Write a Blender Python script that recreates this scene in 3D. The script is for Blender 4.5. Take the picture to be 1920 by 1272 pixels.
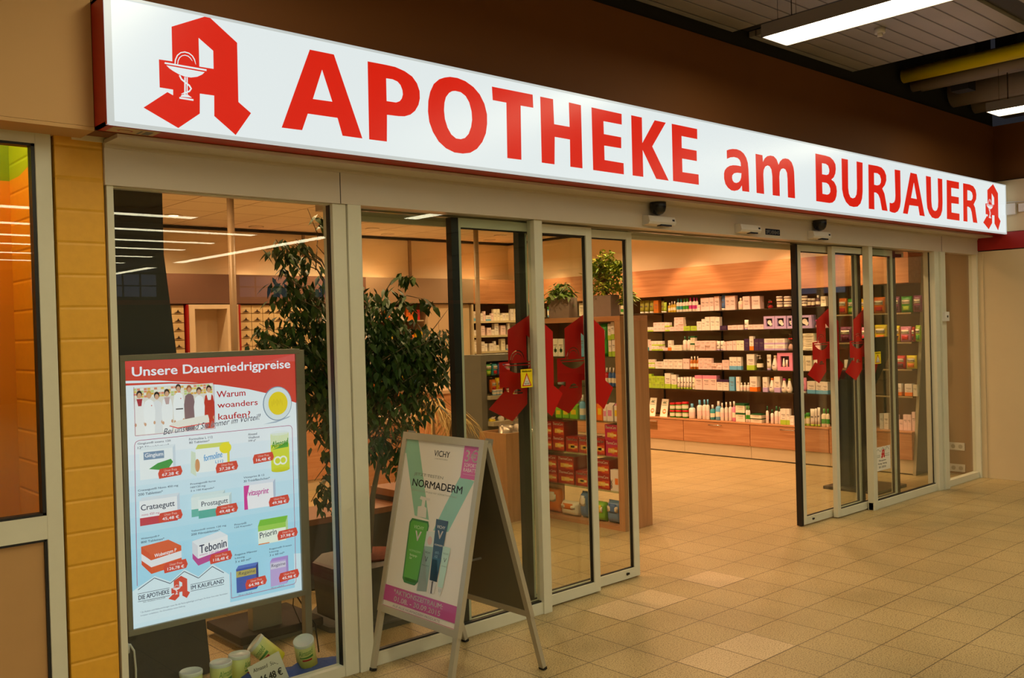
import bpy, bmesh, math, random
from mathutils import Vector, Matrix, Euler
S = bpy.context.scene
for o in list(bpy.data.objects): bpy.data.objects.remove(o)
COL = S.collection
PI = math.pi
# ---------------------------------------------------------------- camera, world, exposure
cd = bpy.data.cameras.new('camera'); cam = bpy.data.objects.new('camera', cd); COL.objects.link(cam)
yaw, pitch, roll = 0.735439, -0.010567, -0.027854
cy, sy, cp, sp = math.cos(yaw), math.sin(yaw), math.cos(pitch), math.sin(pitch)
Fw = Vector((sy*cp, cy*cp, sp)); R0 = Vector((cy, -sy, 0)); U0 = R0.cross(Fw)
c_, s_ = math.cos(roll), math.sin(roll)
Rt = c_*R0 + s_*U0; Up = -s_*R0 + c_*U0
cam.matrix_world = Matrix(((Rt.x, Up.x, -Fw.x, 0), (Rt.y, Up.y, -Fw.y, 0), (Rt.z, Up.z, -Fw.z, 1.64), (0, 0, 0, 1)))
cd.sensor_width = 36; cd.lens = 1753.4/1920*36; cd.clip_start = 0.05
S.camera = cam
S.view_settings.view_transform = 'Standard'; S.view_settings.look = 'None'
S.view_settings.gamma = 1; S.view_settings.use_curve_mapping = False
S.view_settings.exposure = 0.0
S.cycles.transparent_max_bounces = 24; S.cycles.max_bounces = 8
w = bpy.data.worlds.new('world'); S.world = w; w.use_nodes = True
w.node_tree.nodes['Background'].inputs[0].default_value = (.05, .05, .06, 1)
w.node_tree.nodes['Background'].inputs[1].default_value = .3
MALL_L, SHOP_W, SIGN_E = 14.5, 74.0, 0.9     # lamp strengths

# ---------------------------------------------------------------- materials
def C(h, a=1):
    r = [int(h[i:i+2], 16)/255 for i in (0, 2, 4)]
    return tuple((v/12.92 if v <= .04045 else ((v+.055)/1.055)**2.4) for v in r)+(a,)
MC = {}
def M(name, h='888888', rough=.5, metal=0, noise=.06, scale=8, bump=0, coat=0):
    k = name
    if k in MC: return MC[k]
    m = bpy.data.materials.new(name); m.use_nodes = True; nt = m.node_tree; b = nt.nodes['Principled BSDF']
    b.inputs['Roughness'].default_value = rough; b.inputs['Metallic'].default_value = metal
    if coat: b.inputs['Coat Weight'].default_value = coat
    c = C(h)
    if noise:
        tc = nt.nodes.new('ShaderNodeTexCoord'); n = nt.nodes.new('ShaderNodeTexNoise'); n.inputs['Scale'].default_value = scale
        n.inputs['Detail'].default_value = 4
        r = nt.nodes.new('ShaderNodeMix'); r.data_type = 'RGBA'
        r.inputs[6].default_value = tuple(v*(1-noise) for v in c[:3])+(1,); r.inputs[7].default_value = tuple(min(1, v*(1+noise)) for v in c[:3])+(1,)
        nt.links.new(tc.outputs['Object'], n.inputs['Vector']); nt.links.new(n.outputs[0], r.inputs[0]); nt.links.new(r.outputs[2], b.inputs['Base Color'])
        if bump:
            bp = nt.nodes.new('ShaderNodeBump'); bp.inputs['Strength'].default_value = bump; bp.inputs['Distance'].default_value = .01
            nt.links.new(n.outputs[0], bp.inputs['Height']); nt.links.new(bp.outputs[0], b.inputs['Normal'])
    else: b.inputs['Base Color'].default_value = c
    MC[k] = m; return m
def EM(name, h, st=1, gloss=.04):
    if name in MC: return MC[name]
    m = bpy.data.materials.new(name); m.use_nodes = True; b = m.node_tree.nodes['Principled BSDF']
    b.inputs['Base Color'].default_value = (.02, .02, .02, 1); b.inputs['Roughness'].default_value = .25
    b.inputs['Emission Color'].default_value = C(h); b.inputs['Emission Strength'].default_value = st
    MC[name] = m; return m
def GL(name, tint='ffffff', f=1.0, rough=0):
    if name in MC: return MC[name]
    m = bpy.data.materials.new(name); m.use_nodes = True; nt = m.node_tree; nt.nodes.clear()
    o = nt.nodes.new('ShaderNodeOutputMaterial'); t = nt.nodes.new('ShaderNodeBsdfTransparent'); g = nt.nodes.new('ShaderNodeBsdfGlossy')
    fr = nt.nodes.new('ShaderNodeFresnel'); fr.inputs[0].default_value = 1.45; mx = nt.nodes.new('ShaderNodeMixShader')
    mu = nt.nodes.new('ShaderNodeMath'); mu.operation = 'MULTIPLY'; mu.inputs[1].default_value = f
    ge = nt.nodes.new('ShaderNodeNewGeometry')
    mo = nt.nodes.new('ShaderNodeMapRange'); mo.inputs[3].default_value = 1.45; mo.inputs[4].default_value = 1/1.45
    nt.links.new(ge.outputs['Backfacing'], mo.inputs[0]); nt.links.new(mo.outputs[0], fr.inputs[0])   # both faces of a pane reflect alike
    t.inputs[0].default_value = C(tint); g.inputs['Roughness'].default_value = rough
    nt.links.new(fr.outputs[0], mu.inputs[0]); nt.links.new(mu.outputs[0], mx.inputs[0])
    nt.links.new(t.outputs[0], mx.inputs[1]); nt.links.new(g.outputs[0], mx.inputs[2]); nt.links.new(mx.outputs[0], o.inputs[0])
    MC[name] = m; return m
def wood(name, h1, h2, axis='Y', rough=.4, sc=1.0):
    if name in MC: return MC[name]
    m = bpy.data.materials.new(name); m.use_nodes = True; nt = m.node_tree; b = nt.nodes['Principled BSDF']; b.inputs['Roughness'].default_value = rough
    tc = nt.nodes.new('ShaderNodeTexCoord'); mp = nt.nodes.new('ShaderNodeMapping'); n = nt.nodes.new('ShaderNodeTexNoise')
    s = {'Y': (9, .7, 14), 'X': (.7, 9, 14), 'Z': (12, 12, .8)}[axis]; mp.inputs['Scale'].default_value = [v*sc for v in s]
    n.inputs['Scale'].default_value = 2.2; n.inputs['Detail'].default_value = 6; n.inputs['Distortion'].default_value = .6
    r = nt.nodes.new('ShaderNodeValToRGB'); r.color_ramp.elements[0].position = .3; r.color_ramp.elements[1].position = .7
    r.color_ramp.elements[0].color = C(h1); r.color_ramp.elements[1].color = C(h2)
    nt.links.new(tc.outputs['Object'], mp.inputs[0]); nt.links.new(mp.outputs[0], n.inputs['Vector']); nt.links.new(n.outputs[0], r.inputs[0]); nt.links.new(r.outputs[0], b.inputs['Base Color'])
    MC[name] = m; return m

# ---------------------------------------------------------------- mesh helpers
class MB:
    """collects shapes, one mesh"""
    def __init__(s): s.bm = bmesh.new(); s.mi = 0
    def _f(s, vs):
        try: f = s.bm.faces.new(vs); f.material_index = s.mi; return f
        except ValueError: return None
    def mat(s, i): s.mi = i; return s
    def box(s, x0, x1, y0, y1, z0, z1, bev=0):
        if x0 > x1: x0, x1 = x1, x0
        if y0 > y1: y0, y1 = y1, y0
        if z0 > z1: z0, z1 = z1, z0
        v = [s.bm.verts.new(p) for p in ((x0, y0, z0), (x1, y0, z0), (x1, y1, z0), (x0, y1, z0), (x0, y0, z1), (x1, y0, z1), (x1, y1, z1), (x0, y1, z1))]
        fs = [s._f([v[i] for i in q]) for q in ((0, 3, 2, 1), (4, 5, 6, 7), (0, 1, 5, 4), (1, 2, 6, 5), (2, 3, 7, 6), (3, 0, 4, 7))]
        if bev:
            es = list({e for f in fs for e in f.edges})
            bmesh.ops.bevel(s.bm, geom=es, offset=bev, segments=2, affect='EDGES', profile=.6)
        return s
    def prism(s, pts, axis, a0, a1):
        """pts 2D outline; axis 'x','y','z' extrusion axis from a0 to a1"""
        def P(u, v, a): return {'x': (a, u, v), 'y': (u, a, v), 'z': (u, v, a)}[axis]
        A = [s.bm.verts.new(P(u, v, a0)) for u, v in pts]; B = [s.bm.verts.new(P(u, v, a1)) for u, v in pts]
        n = len(pts); fs = [s._f(A[::-1]), s._f(B)]
        for i in range(n): fs.append(s._f((A[i], A[(i+1) % n], B[(i+1) % n], B[i])))
        return s
    def cyl(s, c, r, h, n=24, r2=None, axis='z', cap=True):
        r2 = r if r2 is None else r2
        def P(x, y, z): return {'z': (c[0]+x, c[1]+y, c[2]+z), 'y': (c[0]+x, c[1]+z, c[2]+y), 'x': (c[0]+z, c[1]+x, c[2]+y)}[axis]
        A = [s.bm.verts.new(P(r*math.cos(2*PI*i/n), r*math.sin(2*PI*i/n), 0)) for i in range(n)]
        B = [s.bm.verts.new(P(r2*math.cos(2*PI*i/n), r2*math.sin(2*PI*i/n), h)) for i in range(n)]
        for i in range(n):
            f = s._f((A[i], A[(i+1) % n], B[(i+1) % n], B[i]))
            if f: f.smooth = n > 8
        if cap: s._f(A[::-1]); s._f(B)
        return s
    def lathe(s, prof, n=20, c=(0, 0, 0), sx=1, sy=1, closed=True, mats=None):
        R = []
        for r, z in prof: R.append([s.bm.verts.new((c[0]+sx*r*math.cos(2*PI*i/n), c[1]+sy*r*math.sin(2*PI*i/n), c[2]+z)) for i in range(n)])
        for k in range(len(R)-1):
            if mats: s.mi = mats[k]
            for i in range(n):
                f = s._f((R[k][i], R[k][(i+1) % n], R[k+1][(i+1) % n], R[k+1][i]))
                if f: f.smooth = True
        if closed: s._f(R[0][::-1]); s._f(R[-1])
        return s
    def tube(s, path, r, n=8, r2=None):
        P = [Vector(p) for p in path]; R = []
        m = len(P)
        for i, p in enumerate(P):
            t = (P[min(i+1, m-1)]-P[max(i-1, 0)]).normalized()
            a = t.cross(Vector((0, 0, 1)));  a = a if a.length > .05 else t.cross(Vector((1, 0, 0)))
            a.normalize(); b = t.cross(a); rr = r if r2 is None else r+(r2-r)*i/(m-1)
            R.append([s.bm.verts.new(p+rr*(a*math.cos(2*PI*k/n)+b*math.sin(2*PI*k/n))) for k in range(n)])
        for i in range(m-1):
            for k in range(n):
                f = s._f((R[i][k], R[i][(k+1) % n], R[i+1][(k+1) % n], R[i+1][k]))
                if f: f.smooth = True
        s._f(R[0][::-1]); s._f(R[-1]); return s
    def quad(s, *p): s._f([s.bm.verts.new(q) for q in p]); return s
    def pillow(s, w, h, d, n=6, z0=0, x0=0):
        """soft pack facing -x: width along y, height along z, thickness along x"""
        g = {}
        for sd in (-1, 1):
            for i in range(n+1):
                for j in range(n+1):
                    u, v = i/n*2-1, j/n*2-1; k = max(0, (1-u**4)*(1-v**4))**.5
                    if k == 0 and sd == 1: g[sd, i, j] = g[-1, i, j]; continue
                    g[sd, i, j] = s.bm.verts.new((x0+sd*d/2*k, u*w/2, z0+h/2+v*h/2))
        for sd in (-1, 1):
            for i in range(n):
                for j in range(n):
                    q = [g[sd, i, j], g[sd, i+1, j], g[sd, i+1, j+1], g[sd, i, j+1]]
                    f = s._f(q if sd == 1 else q[::-1])
                    if f: f.smooth = True
        return s
    def mesh(s, name, mats):
        me = bpy.data.meshes.new(name); bmesh.ops.recalc_face_normals(s.bm, faces=[f for f in s.bm.faces]); s.bm.to_mesh(me); s.bm.free()
        for m in (mats if isinstance(mats, (list, tuple)) else [mats]): me.materials.append(m)
        return me
    def obj(s, name, mats, parent=None, loc=None):
        """shapes are given in world space; the mesh is moved into its parent's space"""
        me = s.mesh(name, mats); L = wloc(parent)
        if loc: L = L+Vector(loc)
        if L.length: me.transform(Matrix.Translation(-L))
        return mk(name, me, parent, loc)
def wloc(p):
    v = Vector((0, 0, 0))
    while p is not None: v += p.location; p = p.parent
    return v
def mk(name, me, parent=None, loc=None):
    o = bpy.data.objects.new(name, me); COL.objects.link(o)
    if parent: o.parent = parent
    if loc: o.location = loc
    return o
def tag(o, label, cat, group=None):
    o['label'] = label; o['category'] = cat
    if group: o['group'] = group
    return o
def thing(name, label, cat, loc=(0, 0, 0), rz=0, group=None):
    o = bpy.data.objects.new(name, None); COL.objects.link(o); o.location = loc; o.rotation_euler = (0, 0, rz); o.empty_display_size = .1
    return tag(o, label, cat, group)
def struct(name, mb, mats, parent=None, loc=None):
    o = mb.obj(name, mats, parent, loc)
    if not parent: o['kind'] = 'structure'
    return o
def dup(root, loc=None, label=None, group=None, rz=None):
    r = root.copy(); COL.objects.link(r)
    if loc is not None: r.location = loc
    if rz is not None: r.rotation_euler = (0, 0, rz)
    if label: r['label'] = label
    if group: r['group'] = group
    for ch in list(root.children):
        c = ch.copy(); COL.objects.link(c); c.parent = r
        for g in list(ch.children):
            d = g.copy(); COL.objects.link(d); d.parent = c
    return r
# ---- text and flat print.  Print plane: (u, v) -> 3D through frame (O, U, V, N)
_tc = {}
def glyphs(body, bold=0, shear=0, lsp=1.0):
    k = (body, bold, shear, lsp)
    if k in _tc: return _tc[k]
    cu = bpy.data.curves.new('t', 'FONT'); cu.body = body; cu.size = 1; cu.offset = bold; cu.shear = shear; cu.space_line = lsp
    cu.resolution_u = 3; o = bpy.data.objects.new('t', cu); COL.objects.link(o)
    dg = bpy.context.evaluated_depsgraph_get(); me = bpy.data.meshes.new_from_object(o.evaluated_get(dg))
    vs = [(v.co.x, v.co.y) for v in me.vertices]; fs = [tuple(p.vertices) for p in me.polygons]
    bpy.data.objects.remove(o); bpy.data.curves.remove(cu); bpy.data.meshes.remove(me)
    x0 = min(v[0] for v in vs); x1 = max(v[0] for v in vs); y0 = min(v[1] for v in vs); y1 = max(v[1] for v in vs)
    _tc[k] = ([((x-x0)/(x1-x0), (y-y0)/(y1-y0)) for x, y in vs], fs); return _tc[k]
def fill(polys):
    """triangulate outlines with holes -> verts2d, faces"""
    cu = bpy.data.curves.new('t', 'CURVE'); cu.dimensions = '2D'; cu.fill_mode = 'BOTH'
    for p in polys:
        sp = cu.splines.new('POLY'); sp.points.add(len(p)-1); sp.use_cyclic_u = True
        for i, q in enumerate(p): sp.points[i].co = (q[0], q[1], 0, 1)
    o = bpy.data.objects.new('t', cu); COL.objects.link(o)
    dg = bpy.context.evaluated_depsgraph_get(); me = bpy.data.meshes.new_from_object(o.evaluated_get(dg))
    vs = [(v.co.x, v.co.y) for v in me.vertices]; fs = [tuple(p.vertices) for p in me.polygons]
    bpy.data.objects.remove(o); bpy.data.curves.remove(cu); bpy.data.meshes.remove(me)
    return vs, fs
class Print:
    def __init__(s, O, U, V, step=.0004):
        s.O, s.U, s.V = Vector(O), Vector(U), Vector(V); s.N = s.U.cross(s.V).normalized(); s.step = step; s.l = 0
        s.v = []; s.f = []; s.m = []; s.mats = []
    def P(s, u, v): return s.O+s.U*u+s.V*v+s.N*(s.l*s.step)
    def mi(s, mat):
        if mat not in s.mats: s.mats.append(mat)
        return s.mats.index(mat)
    def raw(s, vs, fs, mat):
        b = len(s.v); k = s.mi(mat); s.v += [s.P(*q) for q in vs]
        for f in fs: s.f.append([b+i for i in f]); s.m.append(k)
        return s
    def layer(s, n=1): s.l += n; return s
    def rect(s, u0, v0, u1, v1, mat): return s.raw([(u0, v0), (u1, v0), (u1, v1), (u0, v1)], [(0, 1, 2, 3)], mat)
    def poly(s, pts, mat): return s.raw(*fill([pts]), mat)
    def polys(s, ps, mat): return s.raw(*fill(ps), mat)
    def disc(s, u, v, r, mat, ry=None, n=24):
        ry = ry or r; return s.raw([(u+r*math.cos(2*PI*i/n), v+ry*math.sin(2*PI*i/n)) for i in range(n)], [tuple(range(n))], mat)
    def line(s, pts, w, mat):
        for a, b in zip(pts, pts[1:]):
            d = Vector((b[0]-a[0], b[1]-a[1]))
            if d.length == 0: continue
            n = Vector((-d.y, d.x)).normalized()*w/2
            s.raw([(a[0]-n.x, a[1]-n.y), (b[0]-n.x, b[1]-n.y), (b[0]+n.x, b[1]+n.y), (a[0]+n.x, a[1]+n.y)], [(0, 1, 2, 3)], mat)
        return s
    def text(s, body, u0, v0, u1, v1, mat, bold=0, shear=0, skew=0, lsp=1.0):
        vs, fs = glyphs(body, 0, shear, lsp); e = bold*(v1-v0)/(body.count('\n')+1)*2.2
        for a, b in (((-e, 0), (e, 0), (0, e*.6), (0, -e*.6)) if bold else ((0, 0),)): s.raw([(u0+x*(u1-u0)+a, v0+y*(v1-v0)+skew*x+b) for x, y in vs], fs, mat)
        return s
    def logo(s, u0, v0, H, mat, cup=None, wid=1.0):
        t = lambda ps: [[(u0+a*H*wid, v0+b*H) for a, b in p] for p in ps]
        s.polys(t(LOGO), mat)
        if cup:
            s.layer()
            for p in t(CUP): s.poly(p, cup)
        return s
    def obj(s, name, parent=None):
        me = bpy.data.meshes.new(name); L = wloc(parent)
        me.from_pydata([tuple(q-L) for q in s.v], [], s.f); me.update()
        for m in s.mats: me.materials.append(m)
        for p, k in zip(me.polygons, s.m): p.material_index = k
        return mk(name, me, parent)
LOGO=[[(0.577, 1.0), (0.839, 0.816), (0.834, 0.296), (0.951, 0.214), (0.799, 0.002), (0.607, 0.143), (0.612, 0.32), (0.484, 0.318), (0.478, 0.147), (0.286, 0.0), (0.0, 0.132), (0.203, 0.289), (0.251, 0.269), (0.252, 0.317), (0.139, 0.318), (0.14, 0.55), (0.253, 0.553), (0.256, 0.843)], [(0.488, 0.793), (0.616, 0.706), (0.614, 0.55), (0.487, 0.548)]]
CUP=[[(0.187, 0.535), (0.55, 0.535), (0.549, 0.52), (0.186, 0.521)], [(0.2, 0.511), (0.532, 0.508), (0.509, 0.484), (0.465, 0.458), (0.411, 0.443), (0.358, 0.441), (0.305, 0.453), (0.254, 0.474), (0.223, 0.491)], [(0.313, 0.266), (0.323, 0.282), (0.351, 0.293), (0.379, 0.292), (0.412, 0.272)], [(0.303, 0.263), (0.425, 0.262), (0.425, 0.247), (0.303, 0.248)], [(0.351, 0.437), (0.364, 0.438), (0.359, 0.293), (0.346, 0.292)], [(0.37, 0.438), (0.381, 0.439), (0.376, 0.294), (0.366, 0.293)], [(0.279, 0.534), (0.285, 0.571), (0.302, 0.609), (0.329, 0.635), (0.362, 0.645), (0.396, 0.642), (0.424, 0.625), (0.441, 0.598), (0.454, 0.56), (0.457, 0.561), (0.45, 0.603), (0.431, 0.632), (0.4, 0.651), (0.363, 0.655), (0.325, 0.642), (0.294, 0.613), (0.275, 0.572), (0.27, 0.534)], [(0.301, 0.536), (0.305, 0.565), (0.319, 0.593), (0.339, 0.612), (0.363, 0.62), (0.388, 0.617), (0.407, 0.604), (0.425, 0.584), (0.427, 0.586), (0.413, 0.609), (0.392, 0.624), (0.364, 0.627), (0.337, 0.618), (0.313, 0.596), (0.298, 0.566), (0.294, 0.536)], [(0.304, 0.442), (0.32, 0.411), (0.357, 0.385), (0.387, 0.367), (0.401, 0.347), (0.387, 0.328), (0.351, 0.311), (0.32, 0.292), (0.322, 0.288), (0.355, 0.299), (0.395, 0.318), (0.415, 0.349), (0.398, 0.378), (0.366, 0.396), (0.331, 0.421), (0.317, 0.45)]]
LOGO_BOX=(1.373, 2.461, 0.465)
GLYPH={'A': [[(2.099, 2.873), (2.219, 2.873), (2.355, 2.519), (2.251, 2.519), (2.228, 2.595), (2.08, 2.594), (2.05, 2.519), (1.953, 2.518)], [(2.157, 2.796), (2.204, 2.663), (2.107, 2.661)]], 'P': [[(2.395, 2.873), (2.491, 2.874), (2.547, 2.873), (2.601, 2.862), (2.643, 2.844), (2.67, 2.816), (2.684, 2.781), (2.684, 2.746), (2.675, 2.715), (2.654, 2.684), (2.627, 2.663), (2.593, 2.65), (2.557, 2.646), (2.493, 2.644), (2.488, 2.52), (2.391, 2.519)], [(2.494, 2.812), (2.53, 2.813), (2.557, 2.807), (2.574, 2.793), (2.584, 2.771), (2.586, 2.751), (2.579, 2.731), (2.567, 2.717), (2.546, 2.708), (2.493, 2.707)]], 'O': [[(2.871, 2.879), (2.918, 2.881), (2.968, 2.873), (3.019, 2.852), (3.059, 2.821), (3.088, 2.778), (3.103, 2.727), (3.102, 2.679), (3.092, 2.63), (3.067, 2.584), (3.031, 2.546), (2.986, 2.521), (2.938, 2.512), (2.885, 2.512), (2.833, 2.527), (2.789, 2.555), (2.756, 2.597), (2.736, 2.643), (2.73, 2.692), (2.734, 2.743), (2.747, 2.788), (2.77, 2.829), (2.803, 2.856), (2.836, 2.87)], [(2.903, 2.815), (2.936, 2.814), (2.966, 2.8), (2.988, 2.772), (3.002, 2.729), (3.004, 2.687), (2.996, 2.65), (2.979, 2.614), (2.955, 2.591), (2.928, 2.582), (2.898, 2.582), (2.869, 2.598), (2.847, 2.628), (2.832, 2.668), (2.828, 2.71), (2.832, 2.747), (2.842, 2.776), (2.863, 2.8), (2.882, 2.811)]], 'T': [[(3.141, 2.873), (3.426, 2.874), (3.428, 2.805), (3.337, 2.804), (3.332, 2.521), (3.233, 2.52), (3.237, 2.805), (3.144, 2.805)]], 'H': [[(3.481, 2.872), (3.577, 2.872), (3.58, 2.738), (3.699, 2.738), (3.698, 2.872), (3.794, 2.87), (3.793, 2.52), (3.696, 2.52), (3.699, 2.669), (3.582, 2.67), (3.575, 2.521), (3.479, 2.521)]], 'E': [[(3.879, 2.87), (4.134, 2.867), (4.133, 2.805), (3.976, 2.805), (3.977, 2.732), (4.125, 2.731), (4.123, 2.667), (3.977, 2.667), (3.977, 2.585), (4.14, 2.583), (4.14, 2.518), (3.879, 2.519)]], 'K': [[(4.218, 2.871), (4.315, 2.87), (4.313, 2.719), (4.433, 2.869), (4.539, 2.868), (4.404, 2.709), (4.553, 2.517), (4.434, 2.518), (4.314, 2.678), (4.314, 2.519), (4.217, 2.519)]], 'E2': [[(4.596, 2.869), (4.852, 2.868), (4.851, 2.804), (4.691, 2.805), (4.69, 2.731), (4.841, 2.73), (4.841, 2.665), (4.691, 2.666), (4.691, 2.582), (4.855, 2.582), (4.855, 2.517), (4.595, 2.519)]], 'a': [[(5.165, 2.767), (5.193, 2.776), (5.231, 2.784), (5.278, 2.787), (5.321, 2.782), (5.359, 2.767), (5.386, 2.742), (5.403, 2.71), (5.409, 2.666), (5.411, 2.594), (5.412, 2.515), (5.33, 2.515), (5.327, 2.552), (5.305, 2.53), (5.28, 2.517), (5.242, 2.509), (5.205, 2.51), (5.168, 2.524), (5.141, 2.546), (5.128, 2.58), (5.128, 2.613), (5.138, 2.635), (5.16, 2.654), (5.193, 2.669), (5.231, 2.677), (5.273, 2.68), (5.322, 2.679), (5.32, 2.702), (5.308, 2.72), (5.285, 2.73), (5.247, 2.732), (5.205, 2.726), (5.165, 2.712)], [(5.326, 2.633), (5.276, 2.632), (5.242, 2.625), (5.221, 2.61), (5.217, 2.593), (5.224, 2.575), (5.24, 2.565), (5.265, 2.563), (5.292, 2.571), (5.31, 2.585), (5.321, 2.605)]], 'm': [[(5.497, 2.78), (5.581, 2.779), (5.585, 2.734), (5.606, 2.759), (5.638, 2.778), (5.679, 2.787), (5.721, 2.786), (5.756, 2.768), (5.779, 2.733), (5.798, 2.758), (5.831, 2.779), (5.869, 2.787), (5.912, 2.785), (5.949, 2.767), (5.97, 2.736), (5.979, 2.702), (5.983, 2.514), (5.889, 2.514), (5.889, 2.647), (5.884, 2.687), (5.865, 2.709), (5.839, 2.714), (5.812, 2.707), (5.792, 2.685), (5.785, 2.649), (5.785, 2.515), (5.695, 2.515), (5.696, 2.647), (5.687, 2.692), (5.665, 2.712), (5.641, 2.715), (5.612, 2.705), (5.592, 2.68), (5.586, 2.649), (5.59, 2.515), (5.498, 2.516)]], 'B': [[(6.274, 2.864), (6.417, 2.863), (6.483, 2.859), (6.531, 2.84), (6.561, 2.812), (6.565, 2.778), (6.555, 2.742), (6.531, 2.712), (6.494, 2.692), (6.536, 2.678), (6.565, 2.649), (6.573, 2.612), (6.564, 2.574), (6.542, 2.541), (6.504, 2.521), (6.461, 2.514), (6.401, 2.514), (6.27, 2.515)], [(6.364, 2.802), (6.42, 2.802), (6.452, 2.792), (6.467, 2.768), (6.468, 2.75), (6.457, 2.73), (6.428, 2.72), (6.363, 2.72)], [(6.361, 2.661), (6.426, 2.661), (6.455, 2.65), (6.476, 2.623), (6.475, 2.598), (6.458, 2.582), (6.428, 2.574), (6.362, 2.576)]], 'U': [[(6.653, 2.867), (6.751, 2.867), (6.745, 2.651), (6.754, 2.607), (6.778, 2.58), (6.812, 2.575), (6.847, 2.584), (6.871, 2.61), (6.881, 2.656), (6.884, 2.867), (6.981, 2.866), (6.971, 2.637), (6.959, 2.584), (6.931, 2.543), (6.883, 2.516), (6.824, 2.509), (6.76, 2.513), (6.704, 2.54), (6.668, 2.582), (6.651, 2.631)]], 'R': [[(7.072, 2.862), (7.223, 2.864), (7.293, 2.858), (7.341, 2.836), (7.368, 2.801), (7.369, 2.761), (7.343, 2.722), (7.296, 2.689), (7.332, 2.65), (7.378, 2.513), (7.283, 2.514), (7.252, 2.604), (7.226, 2.635), (7.191, 2.648), (7.158, 2.648), (7.156, 2.512), (7.063, 2.511)], [(7.163, 2.804), (7.22, 2.805), (7.259, 2.793), (7.277, 2.763), (7.273, 2.736), (7.251, 2.716), (7.208, 2.707), (7.161, 2.709)]], 'J': [[(7.517, 2.863), (7.618, 2.865), (7.614, 2.61), (7.597, 2.56), (7.558, 2.523), (7.505, 2.506), (7.454, 2.507), (7.412, 2.514), (7.416, 2.584), (7.458, 2.582), (7.495, 2.593), (7.514, 2.616), (7.52, 2.651)]], 'A2': [[(7.803, 2.864), (7.921, 2.862), (8.056, 2.512), (7.958, 2.513), (7.934, 2.589), (7.77, 2.588), (7.736, 2.511), (7.648, 2.512)], [(7.862, 2.786), (7.912, 2.649), (7.803, 2.651)]], 'U2': [[(8.095, 2.863), (8.193, 2.862), (8.193, 2.651), (8.202, 2.601), (8.226, 2.577), (8.259, 2.57), (8.296, 2.579), (8.321, 2.609), (8.329, 2.661), (8.329, 2.863), (8.422, 2.863), (8.418, 2.652), (8.408, 2.585), (8.375, 2.539), (8.322, 2.51), (8.263, 2.504), (8.197, 2.51), (8.142, 2.543), (8.108, 2.587), (8.098, 2.644)]], 'E3': [[(8.512, 2.864), (8.774, 2.865), (8.772, 2.803), (8.605, 2.801), (8.604, 2.727), (8.764, 2.727), (8.761, 2.665), (8.602, 2.663), (8.601, 2.579), (8.771, 2.578), (8.767, 2.514), (8.5, 2.515)]], 'R2': [[(8.863, 2.864), (9.007, 2.865), (9.092, 2.855), (9.143, 2.824), (9.16, 2.782), (9.152, 2.739), (9.092, 2.685), (9.123, 2.655), (9.168, 2.515), (9.069, 2.516), (9.04, 2.611), (9.014, 2.644), (8.977, 2.655), (8.945, 2.655), (8.943, 2.515), (8.853, 2.515)], [(8.956, 2.808), (9.014, 2.807), (9.056, 2.794), (9.075, 2.764), (9.066, 2.736), (9.037, 2.717), (8.951, 2.714)]]}
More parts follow.
